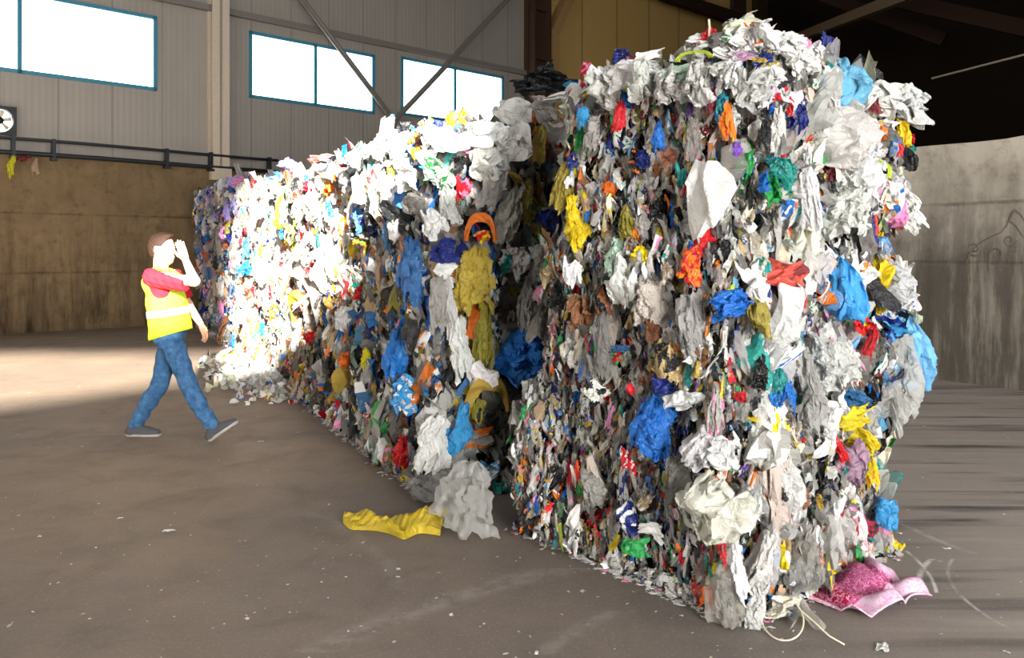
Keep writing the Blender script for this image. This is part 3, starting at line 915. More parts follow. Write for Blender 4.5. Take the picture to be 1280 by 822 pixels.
for i, b in enumerate(BALES):
    ctr = b['o'] + b['eu'] * b['L'] / 2 - b['en'] * b['D'] / 2; ctr[2] = b['z0']
    e_ = empty('plastic_bale', ctr); b['root'] = e_
    lab = LOOK.get((b['stack'], b['layer'])) or '%s bale of the %s, %s plastic' % (LAYN[b['layer']], WHERE[b['stack']], PALW[b['pal']])
    tag(e_, lab, 'bale', 'stacked bales of compressed plastic waste')
    r = np.random.default_rng(100 + i)
    # pressed core: rounded block of dirty film, shade of the gaps put into its colour
    bm = bmesh.new(); bmesh.ops.create_grid(bm, x_segments=1, y_segments=1, size=1); bm.free()
    n_ = 14; V = []; Q = []
    h = b['z1'] - b['z0']
    for ax in range(3):
        for sg in (-1, 1):
            u, v, q = grid(n_, n_); u = u * 2 - 1; v = v * 2 - 1; P_ = np.zeros((len(u), 3)); P_[:, ax] = sg; P_[:, (ax + 1) % 3] = u; P_[:, (ax + 2) % 3] = v
            Q.append(q + len(V) * n_ * n_); V.append(P_)
    V = np.concatenate(V); V /= (np.abs(V) ** 9).sum(1)[:, None] ** (1 / 9)
    half = np.array([b['L'] / 2 - .13, b['D'] / 2 - .13, h / 2 + (.0 if b['layer'] < 2 else -.02)])
    W = V * half; W = W * (1 + .05 * folds(V * 6, r, 4, 1, 3))[:, None] * [.97, .97, .96]
    W = W[:, :1] * b['eu'] + W[:, 1:2] * b['en'] + W[:, 2:] * np.array([0, 0, 1.0]) + ctr + [0, 0, h / 2]
    W[:, 2] = np.maximum(W[:, 2], .004)
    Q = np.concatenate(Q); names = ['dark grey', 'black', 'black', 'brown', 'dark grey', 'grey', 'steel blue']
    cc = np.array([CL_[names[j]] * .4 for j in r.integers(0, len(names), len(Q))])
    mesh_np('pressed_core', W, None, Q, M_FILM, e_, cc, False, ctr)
    b['heap'] = Heap(); b['heap2'] = Heap(); b['ctr'] = ctr; b['named'] = 0


def spread(b, f, n, smin, smax, kinds, kp, out, pal, named=0, elong=(1.3, 2.6), lean=.3, roll=.35, r=None):
    for j in range(n):
        u, w = r.uniform(.0, 1.0), r.uniform(.02, 1.0)
        p = on_face(f, b, u, w)
        s = r.uniform(smin, smax) * (.8 + .5 * r.random() ** 3)
        kd = kinds[r.choice(len(kinds), p=kp)]
        el = r.uniform(*elong); big_ = s * el
        p = p + f['n'] * (r.uniform(*out))
        z = p[2]; hh = big_ / 2 + .01
        if z < hh:
            p[2] = hh + r.uniform(0, .03)
        size = (s, big_, s * r.uniform(.5, .95))
        if kd == 'strip':
            size = (s * .6, big_ * 1.3, s * .5)
        fr = frame_of(f['n'], lean, p)
        tl_ = (r.normal(0, .3), r.normal(0, .45), r.normal(0, roll))
        nm = pick(pal, r)
        W, T, Q, cc = piece(kd, r, size, fr, p, tl_, nm)
        W[:, 2] = np.maximum(W[:, 2], .003 + .004 * r.random())
        if j < named:
            o = mesh_np(PARTNAME.get(kd, 'plastic_bag'), W, T, Q, M_CLEAR if (nm in ('pale', 'grey', 'beige') and kd in ('drape_m', 'puff', 'wad_m') and r.random() < .6) else M_FILM, b['root'], cc, False, W.mean(0))
            o['label'] = '%s %s' % (nm, {'crumpled_bag': 'crumpled bag', 'plastic_bag': 'plastic bag', 'film_sheet': 'sheet of film', 'film_strip': 'strip of film'}[PARTNAME.get(kd, 'plastic_bag')])
        else:
            clear = nm in ('white', 'pale', 'grey', 'beige', 'light blue', 'cream') and kd != 'wad_s' and r.random() < .45
            b['heap2' if clear else 'heap'].add(W, T, Q, cc)


for i, b in enumerate(BALES):
    r = np.random.default_rng(500 + i)
    fs = faces(b)
    st = b['stack']; h = b['z1'] - b['z0']
    for f in fs:
        area = f['L'] * h
        if st == 0:
            if f['main']:      # densely pressed shredded face
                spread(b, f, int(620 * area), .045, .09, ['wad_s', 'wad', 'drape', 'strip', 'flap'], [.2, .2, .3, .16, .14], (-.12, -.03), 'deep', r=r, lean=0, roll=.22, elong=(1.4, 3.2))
                spread(b, f, int(900 * area), .017, .05, ['wad_s', 'wad', 'drape', 'strip', 'flap'], [.2, .12, .33, .22, .13], (-.03, .035), 'shred', r=r, lean=0, roll=.25, elong=(1.4, 3.4))
                spread(b, f, 34, .06, .11, ['wad_m', 'drape_m', 'flap_m', 'strip'], [.25, .4, .2, .15], (-.01, .04), 'shred', named=34, r=r, lean=.2, roll=.25)
            else:              # loose bagged end
                pal = 'white' if b['layer'] else 'shred'
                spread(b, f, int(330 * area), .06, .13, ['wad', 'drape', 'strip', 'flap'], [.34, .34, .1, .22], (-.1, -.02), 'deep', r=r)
                spread(b, f, int(420 * area), .022, .065, ['wad_s', 'wad', 'drape', 'strip', 'flap'], [.2, .2, .25, .15, .2], (-.01, .05), pal, r=r)
                spread(b, f, 44, .11, .23, ['wad_m', 'drape_m', 'flap_m', 'puff'], [.28, .46, .14, .12], (-.03, .05), 'bags', named=44, r=r)
        elif st < 6:
            pal = b['pal']
            if not f['main'] and st != 1:
                spread(b, f, 60, .1, .2, ['wad', 'drape'], [.6, .4], (-.05, .03), pal, r=r); continue
            if pal == 'dark':
                spread(b, f, int(170 * area), .11, .22, ['wad', 'drape', 'strip', 'flap'], [.3, .4, .1, .2], (-.1, .02), pal, r=r)
                spread(b, f, int(150 * area), .04, .09, ['wad', 'drape', 'strip', 'flap'], [.25, .35, .2, .2], (-.02, .05), pal, r=r)
                spread(b, f, 34, .1, .17, ['wad_m', 'drape_m', 'flap_m'], [.3, .55, .15], (-.04, .05), pal, named=34, r=r)
            else:
                spread(b, f, int(200 * area), .09, .17, ['wad', 'drape', 'strip', 'flap'], [.34, .36, .1, .2], (-.1, .02), pal, r=r)
                spread(b, f, int(260 * area), .04, .08, ['wad_s', 'wad', 'drape', 'strip', 'flap'], [.15, .2, .3, .15, .2], (-.02, .06), pal, r=r)
                spread(b, f, 40, .09, .16, ['wad_m', 'drape_m', 'flap_m'], [.4, .45, .15], (-.04, .05), pal, named=40, r=r)
        else:
            if not f['main']:
                spread(b, f, 50, .12, .22, ['wad', 'drape'], [.6, .4], (-.05, .03), b['pal'], r=r); continue
            spread(b, f, int(150 * area), .1, .2, ['wad', 'drape', 'flap'], [.45, .4, .15], (-.08, .04), b['pal'], r=r)
            spread(b, f, 26, .12, .2, ['wad_m', 'drape_m'], [.5, .5], (.0, .08), b['pal'], named=26, r=r)
    if b['layer'] == 0:      # shreds pressed out along the foot of the stack
        for f in fs:
            if f['main'] or st in (0, 1):
                for j in range(int((150 if st == 0 else 70) * f['L'])):
                    p = f['o'] + f['eu'] * f['L'] * r.random() + f['n'] * r.uniform(-.06, .05); s = r.uniform(.025, .06) * (1 if st == 0 else 1.6); p[2] = s * .5 * r.uniform(.5, 2.2)
                    W, T, Q, cc = piece(['wad', 'flap', 'strip', 'drape'][r.integers(4)], r, (s, s * 1.3, s), frame_of(f['n']), p, (r.normal(0, .5), r.normal(0, .5), r.normal(0, .8)), pick('bags' if r.random() < .6 else 'shred', r))
                    W[:, 2] = np.maximum(W[:, 2], .003); b['heap'].add(W, T, Q, cc)
    # hidden sides, lightly covered
    for f in (dict(o=b['o'] + b['eu'] * b['L'], eu=-b['en'], n=b['eu'], L=b['D']), dict(o=b['o'] - b['en'] * b['D'], eu=b['eu'], n=-b['en'], L=b['L'])):
        if st == 0 or (st == 7 and f['L'] == b['D']):
            spread(b, f, int(90 * f['L'] * h), .09, .2, ['wad', 'drape', 'flap'], [.4, .4, .2], (-.06, .03), b['pal'], r=r)
    # loose crown on the top bales
    if b['layer'] == 2:
        top = dict(n=np.array([0, 0, 1.0]))
        n_top = 420 if st == 0 else 260 if st < 6 else 140
        for j in range(n_top):
            a, d_ = r.random(), r.random() ** 1.7
            if st in (0, 1) and r.random() < .45:
                a, d_ = r.random() ** 1.9, r.random()      # more along the end that faces the camera
            p = b['o'] + b['eu'] * a * b['L'] - b['en'] * d_ * b['D']
            s = r.uniform(.05, .13) if st == 0 else r.uniform(.08, .2)
            zz = b['z1'] + r.uniform(-.1, .02) - .1 * max(0, .12 - min(a * b['L'], d_ * b['D'])) / .12
            if st == 0:
                e2 = d_ * b['D'] / 1.26
                zz += .04 - .14 * e2 ** 1.3 + .12 * math.exp(-((a - .05) ** 2 + (d_ - .12) ** 2) * 18)
            p[2] = zz
            fr = frame_of(unit([r.normal(), r.normal() - .8, .2]))
            pal = 'white' if st < 6 else 'blue'
            if st == 1:
                pal = 'white' if r.random() < .6 else 'dark'
            kd = ['wad', 'drape', 'flap', 'wad_s'][r.choice(4, p=[.5, .15, .3, .05])]
            W, T, Q, cc = piece(kd, r, (s * 1.3, s, s), fr, p, (r.normal(0, .4), r.normal(0, .4), r.normal(0, .7)), pick(pal, r), .2)
            b['heap'].add(W, T, Q, cc)

KINDW = {'wad': ('crumpled_bag', 'crumpled bag'), 'puff': ('plastic_bag', 'puffed bag'), 'drape': ('plastic_bag', 'hanging bag'), 'drape_c': ('plastic_bag', 'clear hanging bag'),
         'flap': ('film_sheet', 'sheet of film'), 'board': ('flat_sheet', 'stiff flat sheet'), 'band': ('film_band', 'arched band of film')}
hn = 0
for ln in HERO.replace('\n', ';').split(';'):
    if not ln.strip():
        continue
    px, py, pw, ph, kd, cn, roll, ms = ln.split()
    px, py, pw, ph, roll, ms = float(px), float(py), float(pw), float(ph), float(roll), int(ms)
    cn = cn.replace('_', ' ')
    r = np.random.default_rng(3000 + hn); hn += 1
    p, b, f, out = locate(px, py, ms)
    u = (p - f['o']) @ f['eu']; lim = .07
    p = p + f['eu'] * (min(max(u, -lim), f['L'] + lim) - u)
    V, T, Q = hero_shape(kd, r)
    view = unit(p - np.array([0, 0, CH])); 
    s = p[1] / F
    w_, h_ = pw * s * 1.28, ph * s * 1.25
    dep = min(w_, h_) * (.75 if kd in ('wad', 'puff') else .5) if kd not in ('drape', 'drape_c') else w_ * .6
    depth_scale = dep if T is not None else dep / max(np.ptp(V[:, 2]), .05)
    fr = frame_of(f['n'], 1.2, p)
    p = p - view * (.09 + .3 * min(dep, .25)) + f['n'] * (.05 if b['stack'] else .02)
    W = (V * [w_, h_, depth_scale]) @ rotm(r.normal(0, .06), r.normal(0, .12), math.radians(roll)).T @ fr + p
    lowest = W[:, 2].min()
    if lowest < .004:
        W[:, 2] = np.maximum(W[:, 2], .004 + .002 * r.random())
    nm, wd = KINDW[kd]
    big_ = pw * ph > 700
    INK = {788: 'white', 978: 'maroon', 971: 'blue', 669: 'blue', 603: 'sky', 472: 'white', 1073: 'yellow', 1107: 'sky', 1055: 'coral', 865: 'orange', 890: 'pale'}
    cc = paint(cn, len(T if T is not None else Q), V, T, Q, r, 1, INK[int(px)]) if int(px) in INK and kd != 'drape' else paint(cn, len(T if T is not None else Q), V, T, Q, r, 0 if kd in ('drape_c', 'puff', 'board', 'band') or big_ and r.random() < .75 else .35)
    o = mesh_np(nm, W, T, Q, M_CLEAR if kd == 'drape_c' else M_FILM, b['root'], cc, kd in ('puff', 'band'), W.mean(0))
    o['label'] = cn + ' ' + wd

for b in BALES:
    o = b['heap'].build('compressed_film', b['root'], origin=b['ctr'])
    o['kind'] = 'stuff'
    if b['heap2'].V:
        o = b['heap2'].build('compressed_clear_film', b['root'], M_CLEAR, origin=b['ctr']); o['kind'] = 'stuff'

# ================================================================== LOOSE THINGS
def cloth(name, mat, fn, nu, nv, colfn=None, smooth=True, thick=0.0, parent=None):
    u, v, q = grid(nu, nv); V = np.array([fn(a, b) for a, b in zip(u, v)])
    cc = None
    if colfn:
        cu, cv = u[q].mean(1), v[q].mean(1); cc = np.array([colfn(a, b) for a, b in zip(cu, cv)])
    o = mesh_np(name, V, None, q, mat, parent, cc, smooth, [V[:, 0].mean(), V[:, 1].mean(), V[:, 2].min()])
    if thick:
        md = o.modifiers.new('thickness', 'SOLIDIFY'); md.thickness = thick; md.offset = 1
    return o


def bil(c, u, v):
    return (c[0] * (1 - u) + c[1] * u) * (1 - v) + (c[3] * (1 - u) + c[2] * u) * v


# pink patterned cloth on the floor at the foot of the near stack
cs = [gnd(*p) for p in ((990, 745), (1078, 778), (1160, 758), (1062, 706))]
M = Mat('pink_printed_cloth')
P = M.pos(); vo = M.n('ShaderNodeTexVoronoi', Scale=34, Vector=P); wv = M.noise(46, 2, .5, P, 2.5)
aa = M.n('ShaderNodeAttribute', _attribute_name='col')
cl = M.mix(M.math('GREATER_THAN', wv, .53), aa.outputs[0], lin('d98fae')); cl = M.mix(M.ramp(vo.outputs[0], .12, .05), cl, lin('fbe6ea'))
M_CLOTH = M.done(M.bsdf(cl, .85, .15, bump=M.noise(300, 2, .5, P), bstr=.2))


def towel(u, v):
    p = bil(cs, u, v)
    rho = math.hypot(u - .50, (v - 1.02) * .8)
    hv = math.exp(-((u - .48) ** 2 / .06 + (v - .78) ** 2 / .07))
    h = .010 + .075 * hv + .045 * abs(math.sin(rho * 13)) * min(1, max(0, (.75 - rho) * 4)) * (1 if v > .25 else v * 4)
    h += .05 * max(0, min(1, (u - .68) / .2)) * abs(math.sin(6.5 * v + 2 * u)) + .006 * math.sin(23 * u) * v
    p = p + np.array([.02 * math.sin(9 * v + 4 * u), .02 * math.sin(5 * u) * v, 0]); p[2] = h
    return p


def towel_col(u, v):
    if v < .04 or u < .03:
        return lin('f0d2d8')
    rho = math.hypot(u - .50, (v - 1.02) * .8)
    if rho > .52 and u < .66:
        return lin('9c1a40')
    return lin('b04a7c') if u < .74 and rho > .2 else lin('cdb6c9')


o = cloth('printed_cloth', M_CLOTH, towel, 46, 46, towel_col, True, .006)
tag(o, 'pink and crimson printed cloth lying crumpled on the floor at the stack foot', 'cloth')

# yellow plastic strip lying on the floor
M_YEL = film_mat('yellow_film', 0, .15, .3)
mid_ = [gnd(*p) for p in ((430, 652), (455, 655), (482, 660), (505, 662), (530, 658), (556, 656))]


def ystrip(u, v):
    t = u * (len(mid_) - 1); i = min(int(t), len(mid_) - 2); p = mid_[i] * (1 - t + i) + mid_[i + 1] * (t - i)
    wd = (.07 + .10 * u + .03 * math.sin(13 * u)) * (.45 + .55 * min(1, u * 6))
    q_ = p + np.array([.05 * math.sin(9 * u) * (v - .5), (v - .5) * wd * 2, 0])
    tri = lambda x: abs(x - math.floor(x) - .5) * 2
    q_[2] = .004 + (1 - abs(2 * v - 1)) ** .5 * (.018 + .035 * tri(2.2 * u + .8 * v) + .03 * tri(1.5 * v + 5.2 * u) + .014 * tri(9 * u - 3 * v)) + .04 * math.exp(-((u - .85) / .18) ** 2) * math.sin(math.pi * v)
    return q_


o = cloth('yellow_film_strip', M_YEL, ystrip, 70, 16, lambda u, v: lin('d3b524') * (.85 + .15 * math.sin(20 * v + 9 * u)), False)
tag(o, 'long yellow plastic strip lying on the floor beside the clear bag', 'plastic strip')

# clear bag slumped on the floor in front of the gap
r = np.random.default_rng(77)
V, T, Q = m_drape(r, 26, 30, .25); pb = gnd(590, 672)
W = (V * [.46, .42, .28]) @ rotm(-.45, 0, -.38).T @ frame_of([-.2, -1, 0]) + pb + [0, .05, .18]
W[:, 2] = np.maximum(W[:, 2], .006)
o = mesh_np('clear_bag', W, T, Q, film_mat('crinkled_clear_film', .55, .3, .2), None, np.tile(lin('e4e2dc'), (len(Q), 1)), True, [pb[0], pb[1], W[:, 2].min()])
tag(o, 'clear crinkled bag slumped on the floor by the yellow strip', 'bag')

# heap of shredded white film spilling from the sunlit stacks
r = np.random.default_rng(5); hp = Heap(); c0 = gnd(322, 466)
for i in range(420):
    a = r.random(); p = gnd(302, 450) * (1 - a) + gnd(372, 497) * a + np.array([r.normal(-.12, .22), r.normal(-.15, .22), 0]); s = r.uniform(.05, .13)
    W, T, Q, cc = piece(['flap', 'strip', 'wad_s'][r.integers(3)], r, (s, s, s), frame_of([-.5, -.8, .4]), p, (r.normal(0, .9), r.normal(0, .6), r.normal(0, 1)), r.choice(['white', 'white', 'pale', 'cream']), .1)
    W[:, 2] += max(0, .16 * math.exp(-((a - .5) * 2) ** 2) * r.random()); W[:, 2] = np.maximum(W[:, 2], .004); hp.add(W, T, Q, cc)
o = hp.build('white_film_litter', None, origin=c0); tag(o, 'white shredded film spilled on the sunlit floor below the stacks', 'litter', kind='stuff')
# far yellow sheet on the floor
cs2 = [gnd(*p) for p in ((270, 449), (302, 449), (306, 443), (278, 442))]
o = cloth('yellow_sheet', M_YEL, lambda u, v: bil(cs2, u, v) + np.array([0, 0, .01 + .07 * abs(math.sin(5 * u + 3 * v)) * math.sin(math.pi * v)]), 16, 10, lambda u, v: CL_['yellow'] * .9)
tag(o, 'small yellow sheet on the floor beside the white film spill', 'plastic sheet')

# black film and other loose pieces on top of the second stack
r = np.random.default_rng(21)


def loose(name, kind, px, py, Y, w_, h_, d_, cn, label, cat, tilt=(0, 0, 0), group=None, pp=0):
    V, T, Q = hero_shape(kind, r); p = at(px, py, Y)
    W = (V * [w_, h_, d_ if kind in ('wad', 'puff') else d_ / max(np.ptp(V[:, 2]), .05)]) @ rotm(*tilt).T @ frame_of([-.1, -1, .15]) + p
    W[:, 2] = np.maximum(W[:, 2], .004)
    o = mesh_np(name, W, T, Q, M_FILM, None, paint(cn, len(Q), V, T, Q, r, pp), False, [p[0], p[1], W[:, 2].min()])
    return tag(o, label, cat, group)


loose('black_film_sheet', 'wad', 683, 100, 5.35, .5, .22, .35, 'black', 'crumpled black film sheet lying on top of the second stack', 'plastic sheet', (0, 0, .12))
loose('red_film_scrap', 'flap', 734, 86, 5.3, .11, .11, .08, 'red', 'small red and white scrap standing up at the end of the black film', 'plastic scrap', (0, .2, .5), None, 1)
loose('blue_film_bag', 'wad', 722, 108, 5.2, .2, .09, .15, 'sky', 'small blue bag lying under the end of the black film', 'bag')
loose('white_board', 'flap', 706, 121, 5.1, .34, .07, .2, 'white', 'flat white sheet under the small blue bag on the second stack', 'sheet', (.3, 0, .1))
for px, py, ph, cn, lb in ((13, 209, 30, 'yellow', 'yellow rag hanging over the concrete edge below the pipe rail'), (44, 208, 22, 'tan', 'tan rag hanging beside the yellow rag below the pipe rail'), (28, 198, 9, 'maroon', 'dark red scrap lying on the ledge above the two rags')):
    loose('hanging_rag' if ph > 10 else 'cloth_scrap', 'drape' if ph > 10 else 'wad', px, py, wp(wall_u(px), 0)[1] - .16, .16 if ph > 10 else .45, ph * .0155, .1, cn, lb, 'rag')

# thin wire sprouting from the top of the near stack, twine loop at its foot
M_WIRE = plain('pale_wire', 'd8cfb4', .5, .3)
mb = MB(); pts = [at(*p, 3.55) for p in ((886, 24), (887, 34), (886, 44), (893, 50), (903, 57), (912, 64), (922, 73), (930, 82))]; mb.tube(pts, .005, 6)
o = mb.build('loose_wire', M_WIRE, None, True, pts[-1]); tag(o, 'thin pale wire curling up from the top of the near stack', 'wire')
mb = MB(); th = np.linspace(0, 2 * math.pi, 40)
pc_ = gnd(978, 784); mb.tube([pc_ + np.array([.085 * math.cos(t), .13 * math.sin(t) + .03 * math.cos(t), .008 + .03 * (1 + math.sin(t + .8))]) for t in th] + [pc_ + np.array([.11, -.06, .05]), pc_ + np.array([.15, -.12, .02]), pc_ + np.array([.19, -.16, .008])], .0035, 6)
o = mb.build('twine_loop', M_WIRE, None, True, pc_); tag(o, 'loop of pale twine on the floor at the near corner of the stack', 'twine')
cs3 = [gnd(*p) for p in ((985, 790), (1026, 788), (1020, 764), (992, 765))]
o = cloth('clear_film_scrap', M_CLEAR, lambda u, v: bil(cs3, u, v) + np.array([.02 * math.sin(6 * v), .02 * math.sin(5 * u), .008 + .05 * abs(math.sin(4 * u + 3 * v)) * math.sin(math.pi * u)]), 16, 16, lambda u, v: lin('cfc9bd'))
tag(o, 'clear film scrap on the floor between the twine loop and the pink cloth', 'film scrap')

# scraps one can pick out on the floor
for i, (px, py, w_, lb) in enumerate(((211, 664, .075, 'largest white paper scrap alone on the open floor'), (1103, 811, .09, 'white scrap on the floor in front of the pink cloth'), (477, 591, .07, 'white strip on the floor near the foot of the second stack'),
                                      (247, 559, .05, 'small white scrap on the floor just behind the walking person'), (1184, 686, .05, 'small white scrap on the floor beside the chalky scrapes'), (150, 648, .04, 'tiny white scrap on the open floor short of the largest scrap'))):
    if i == 3:
        px, py, lb = 326, 552, 'small white scrap on the floor just ahead of the front shoe'
    p = gnd(px, py); V, T, Q = m_flap(r, 10, 10)
    W = (V * [w_, w_ * .6, .25 * w_]) @ rotm(0, 0, r.uniform(-1, 1)).T; W = W + p; W[:, 2] -= W[:, 2].min() - .003
    o = mesh_np('paper_scrap', W, T, Q, M_FILM, None, np.tile(CL_['white'], (len(Q), 1)), False, p); tag(o, lb, 'paper scrap', 'white scraps on the floor')

# fine litter on the floor and along the foot of the bales
hp = Heap(); r = np.random.default_rng(9)


def flake(p, s, cn):
    V, T, Q = LIB['flap'][r.integers(20)]
    W = (V * [s, s * r.uniform(.25, .8), s * .25]) @ rotm(0, 0, r.uniform(-3, 3)).T + p; W[:, 2] -= W[:, 2].min() - .002
    hp.add(W, T, Q, np.tile(CL_[cn], (len(Q), 1)))


for i in range(520):
    p = gnd(r.uniform(-40, 1320), 480 + 400 * r.random() ** 1.3)
    flake(p, r.uniform(.006, .02) if r.random() < .85 else r.uniform(.02, .035), r.choice(['white', 'pale', 'pale', 'cream']))
for b in BALES:
    if b['layer'] == 0:
        for f in faces(b):
            if f['main'] or b['stack'] in (0, 1):
                for i in range(int(190 * f['L'])):
                    p = f['o'] + f['eu'] * f['L'] * r.random() + f['n'] * (.02 + abs(r.normal(0, .035))); p[2] = 0
                    flake(p, r.uniform(.012, .05), r.choice(['white', 'white', 'white', 'white', 'pale', 'cream', 'grey', 'pale', 'pink']))
o = hp.build('floor_litter', None); tag(o, 'fine white flakes of film scattered over the floor', 'litter', kind='stuff')

# ================================================================== THE WALKING PERSON
class Field:
    """a distance field on a regular grid, meshed as one continuous surface"""
    def __init__(s, lo, hi, h):
        s.lo = np.array(lo, float); s.h = h; s.n = np.ceil((np.array(hi) - lo) / h).astype(int) + 1
        s.d = np.full(s.n, .4, np.float32)

    def sub(s, lo, hi):
        a = np.clip(np.floor((np.array(lo) - s.lo) / s.h).astype(int), 0, s.n - 1); b = np.clip(np.ceil((np.array(hi) - s.lo) / s.h).astype(int) + 1, 1, s.n)
        ax = [s.lo[i] + s.h * np.arange(a[i], b[i]) for i in range(3)]
        X = np.meshgrid(*ax, indexing='ij'); return tuple(slice(a[i], b[i]) for i in range(3)), X

    def smin(s, sl, d, k):
        a = s.d[sl]
        if k <= 0:
            s.d[sl] = np.minimum(a, d)
        else:
            h = np.clip(.5 + .5 * (a - d) / k, 0, 1); s.d[sl] = a * (1 - h) + d * h - k * h * (1 - h)

    def cone(s, a, b, r1, r2, k=.02, squash=None):
        a, b = np.array(a, float), np.array(b, float); m = max(r1, r2) + .06 + k
        sl, (X, Y, Z) = s.sub(np.minimum(a, b) - m, np.maximum(a, b) + m)
        d = b - a; L2 = d @ d
        t = np.clip(((X - a[0]) * d[0] + (Y - a[1]) * d[1] + (Z - a[2]) * d[2]) / L2, 0, 1) if L2 > 0 else 0 * X
        px, py, pz = X - a[0] - t * d[0], Y - a[1] - t * d[1], Z - a[2] - t * d[2]
        if squash is not None:
            px, py, pz = px / squash[0], py / squash[1], pz / squash[2]
        s.smin(sl, np.sqrt(px * px + py * py + pz * pz) - (r1 + (r2 - r1) * t), k)

    def ell(s, c, r, k=.02, R=None, carve=False):
        c, r = np.array(c, float), np.array(r, float); m = r.max() + .06 + k
        sl, (X, Y, Z) = s.sub(c - m, c + m)
        P = np.stack([X - c[0], Y - c[1], Z - c[2]], -1)
        if R is not None:
            P = P @ R
        k0 = np.sqrt(((P / r) ** 2).sum(-1)); k1 = np.sqrt(((P / r ** 2) ** 2).sum(-1)) + 1e-6
        d = k0 * (k0 - 1) / k1
        if carve:
            a = s.d[sl]; h = np.clip(.5 - .5 * (a + d) / max(k, 1e-4), 0, 1); s.d[sl] = a * (1 - h) - d * h + k * h * (1 - h)
        else:
            s.smin(sl, d, k)

    def all(s):
        ax = [s.lo[i] + s.h * np.arange(s.n[i]) for i in range(3)]; return np.meshgrid(*ax, indexing='ij', sparse=True)

    def cut(s, expr):
        s.d = np.maximum(s.d, expr).astype(np.float32)

    def mesh(s):
        d = s.d; ins = d < 0; nx, ny, nz = d.shape
        cor = [(i, j, k) for i in (0, 1) for j in (0, 1) for k in (0, 1)]
        cnt = sum(ins[i:nx - 1 + i, j:ny - 1 + j, k:nz - 1 + k].astype(np.int8) for i, j, k in cor)
        act = np.argwhere((cnt > 0) & (cnt < 8)); idx = np.full((nx - 1, ny - 1, nz - 1), -1, np.int32); idx[tuple(act.T)] = np.arange(len(act))
        val = {c: d[act[:, 0] + c[0], act[:, 1] + c[1], act[:, 2] + c[2]] for c in cor}
        acc = np.zeros((len(act), 3)); n = np.zeros(len(act))
        for c in cor:
            for ax in range(3):
                if c[ax]:
                    continue
                c2 = list(c); c2[ax] = 1; c2 = tuple(c2); a, b = val[c], val[c2]; m = (a < 0) != (b < 0)
                t = np.where(m, a / np.where(m, a - b, 1), 0); p = np.tile(np.array(c, float), (len(act), 1)); p[:, ax] = t
                acc[m] += p[m]; n[m] += 1
        V = s.lo + s.h * (act + acc / n[:, None])
        Q = []
        for ax in range(3):
            A = np.take(ins, range(d.shape[ax] - 1), ax); B_ = np.take(ins, range(1, d.shape[ax]), ax)
            e = np.argwhere(A != B_); o1, o2 = [(1, 2), (2, 0), (0, 1)][ax]
            ok = (e[:, o1] > 0) & (e[:, o2] > 0) & (e[:, o1] < d.shape[o1] - 1) & (e[:, o2] < d.shape[o2] - 1); e = e[ok]
            f = []
            for (u_, v_) in ((-1, -1), (0, -1), (0, 0), (-1, 0)):
                g = e.copy(); g[:, o1] += u_; g[:, o2] += v_; f.append(idx[tuple(g.T)])
            q = np.stack(f, 1); fl = ~ins[tuple(e.T)]; q[fl] = q[fl][:, ::-1]; Q.append(q)
        return V, np.concatenate(Q)


PO = gnd(217, 549); PO[2] = 0
person = empty('person', PO)
tag(person, 'person in a yellow safety vest, red shirt and jeans walking with one hand raised', 'person')
PYAW = rotm(0, 0, math.radians(0))
M_SKIN = plain('skin', 'd9a184', .5, .35, 0, 30, .05, .05)
M_HAIR = plain('brown_hair', '2c1a10', .7, .25, 0, 140, .35, .4)
M_VEST = plain('fluorescent_yellow_fabric', 'd6f238', .7, .2, 0, 200, .04, .1)
M_REFL = plain('silver_reflective_tape', 'd8dadb', .35, .5, .3, 200, .05, .1)
M_SHIRT = plain('red_knit', 'b81f2c', .85, .15, 0, 200, .08, .15)
M = Mat('blue_denim'); P = M.pos(); nz = M.noise(160, 3, .7, P); n2 = M.noise(22, 4, .65, P)
M_JEAN = M.done(M.bsdf(M.mix(M.ramp(n2, .3, .75), M.mix(nz, lin('25456f'), lin('35618f')), M.mix(nz, lin('4a7aa8'), lin('6a96be'))), .85, .15, bump=nz, bstr=.3))
M_SHOE = plain('grey_shoe_mesh', '55565a', .8, .2, 0, 150, .25, .3)
M_SOLE = plain('pale_shoe_sole', 'b9b6ad', .7, .2)

J = dict(pel=(-.02, 0, .9), hr=(0, -.085, .87), hl=(-.04, .085, .87), kr=(.165, -.10, .475), kl=(-.165, .10, .425), ar=(.365, -.105, .125), al=(-.36, .11, .10),
         waist=(-.03, 0, 1.02), chest=(-.075, 0, 1.22), neck=(-.10, 0, 1.40), head=(-.088, 0, 1.575), sr=(-.075, -.175, 1.345), sl=(-.085, .175, 1.345),
         er=(.262, -.225, 1.318), wr=(.185, -.205, 1.482), el=(.02, .235, 1.10), wl=(.15, .185, .945))
J = {k_: np.array(v) for k_, v in J.items()}


def arms(F, g=0.0, k=.02):
    F.cone(J['sr'], J['er'], .052 + g, .040 + g, k); F.cone(J['er'], J['wr'], .041 + g, .027 + g, k)
    F.cone(J['sl'], J['el'], .052 + g, .040 + g, k); F.cone(J['el'], J['wl'], .041 + g, .027 + g, k)


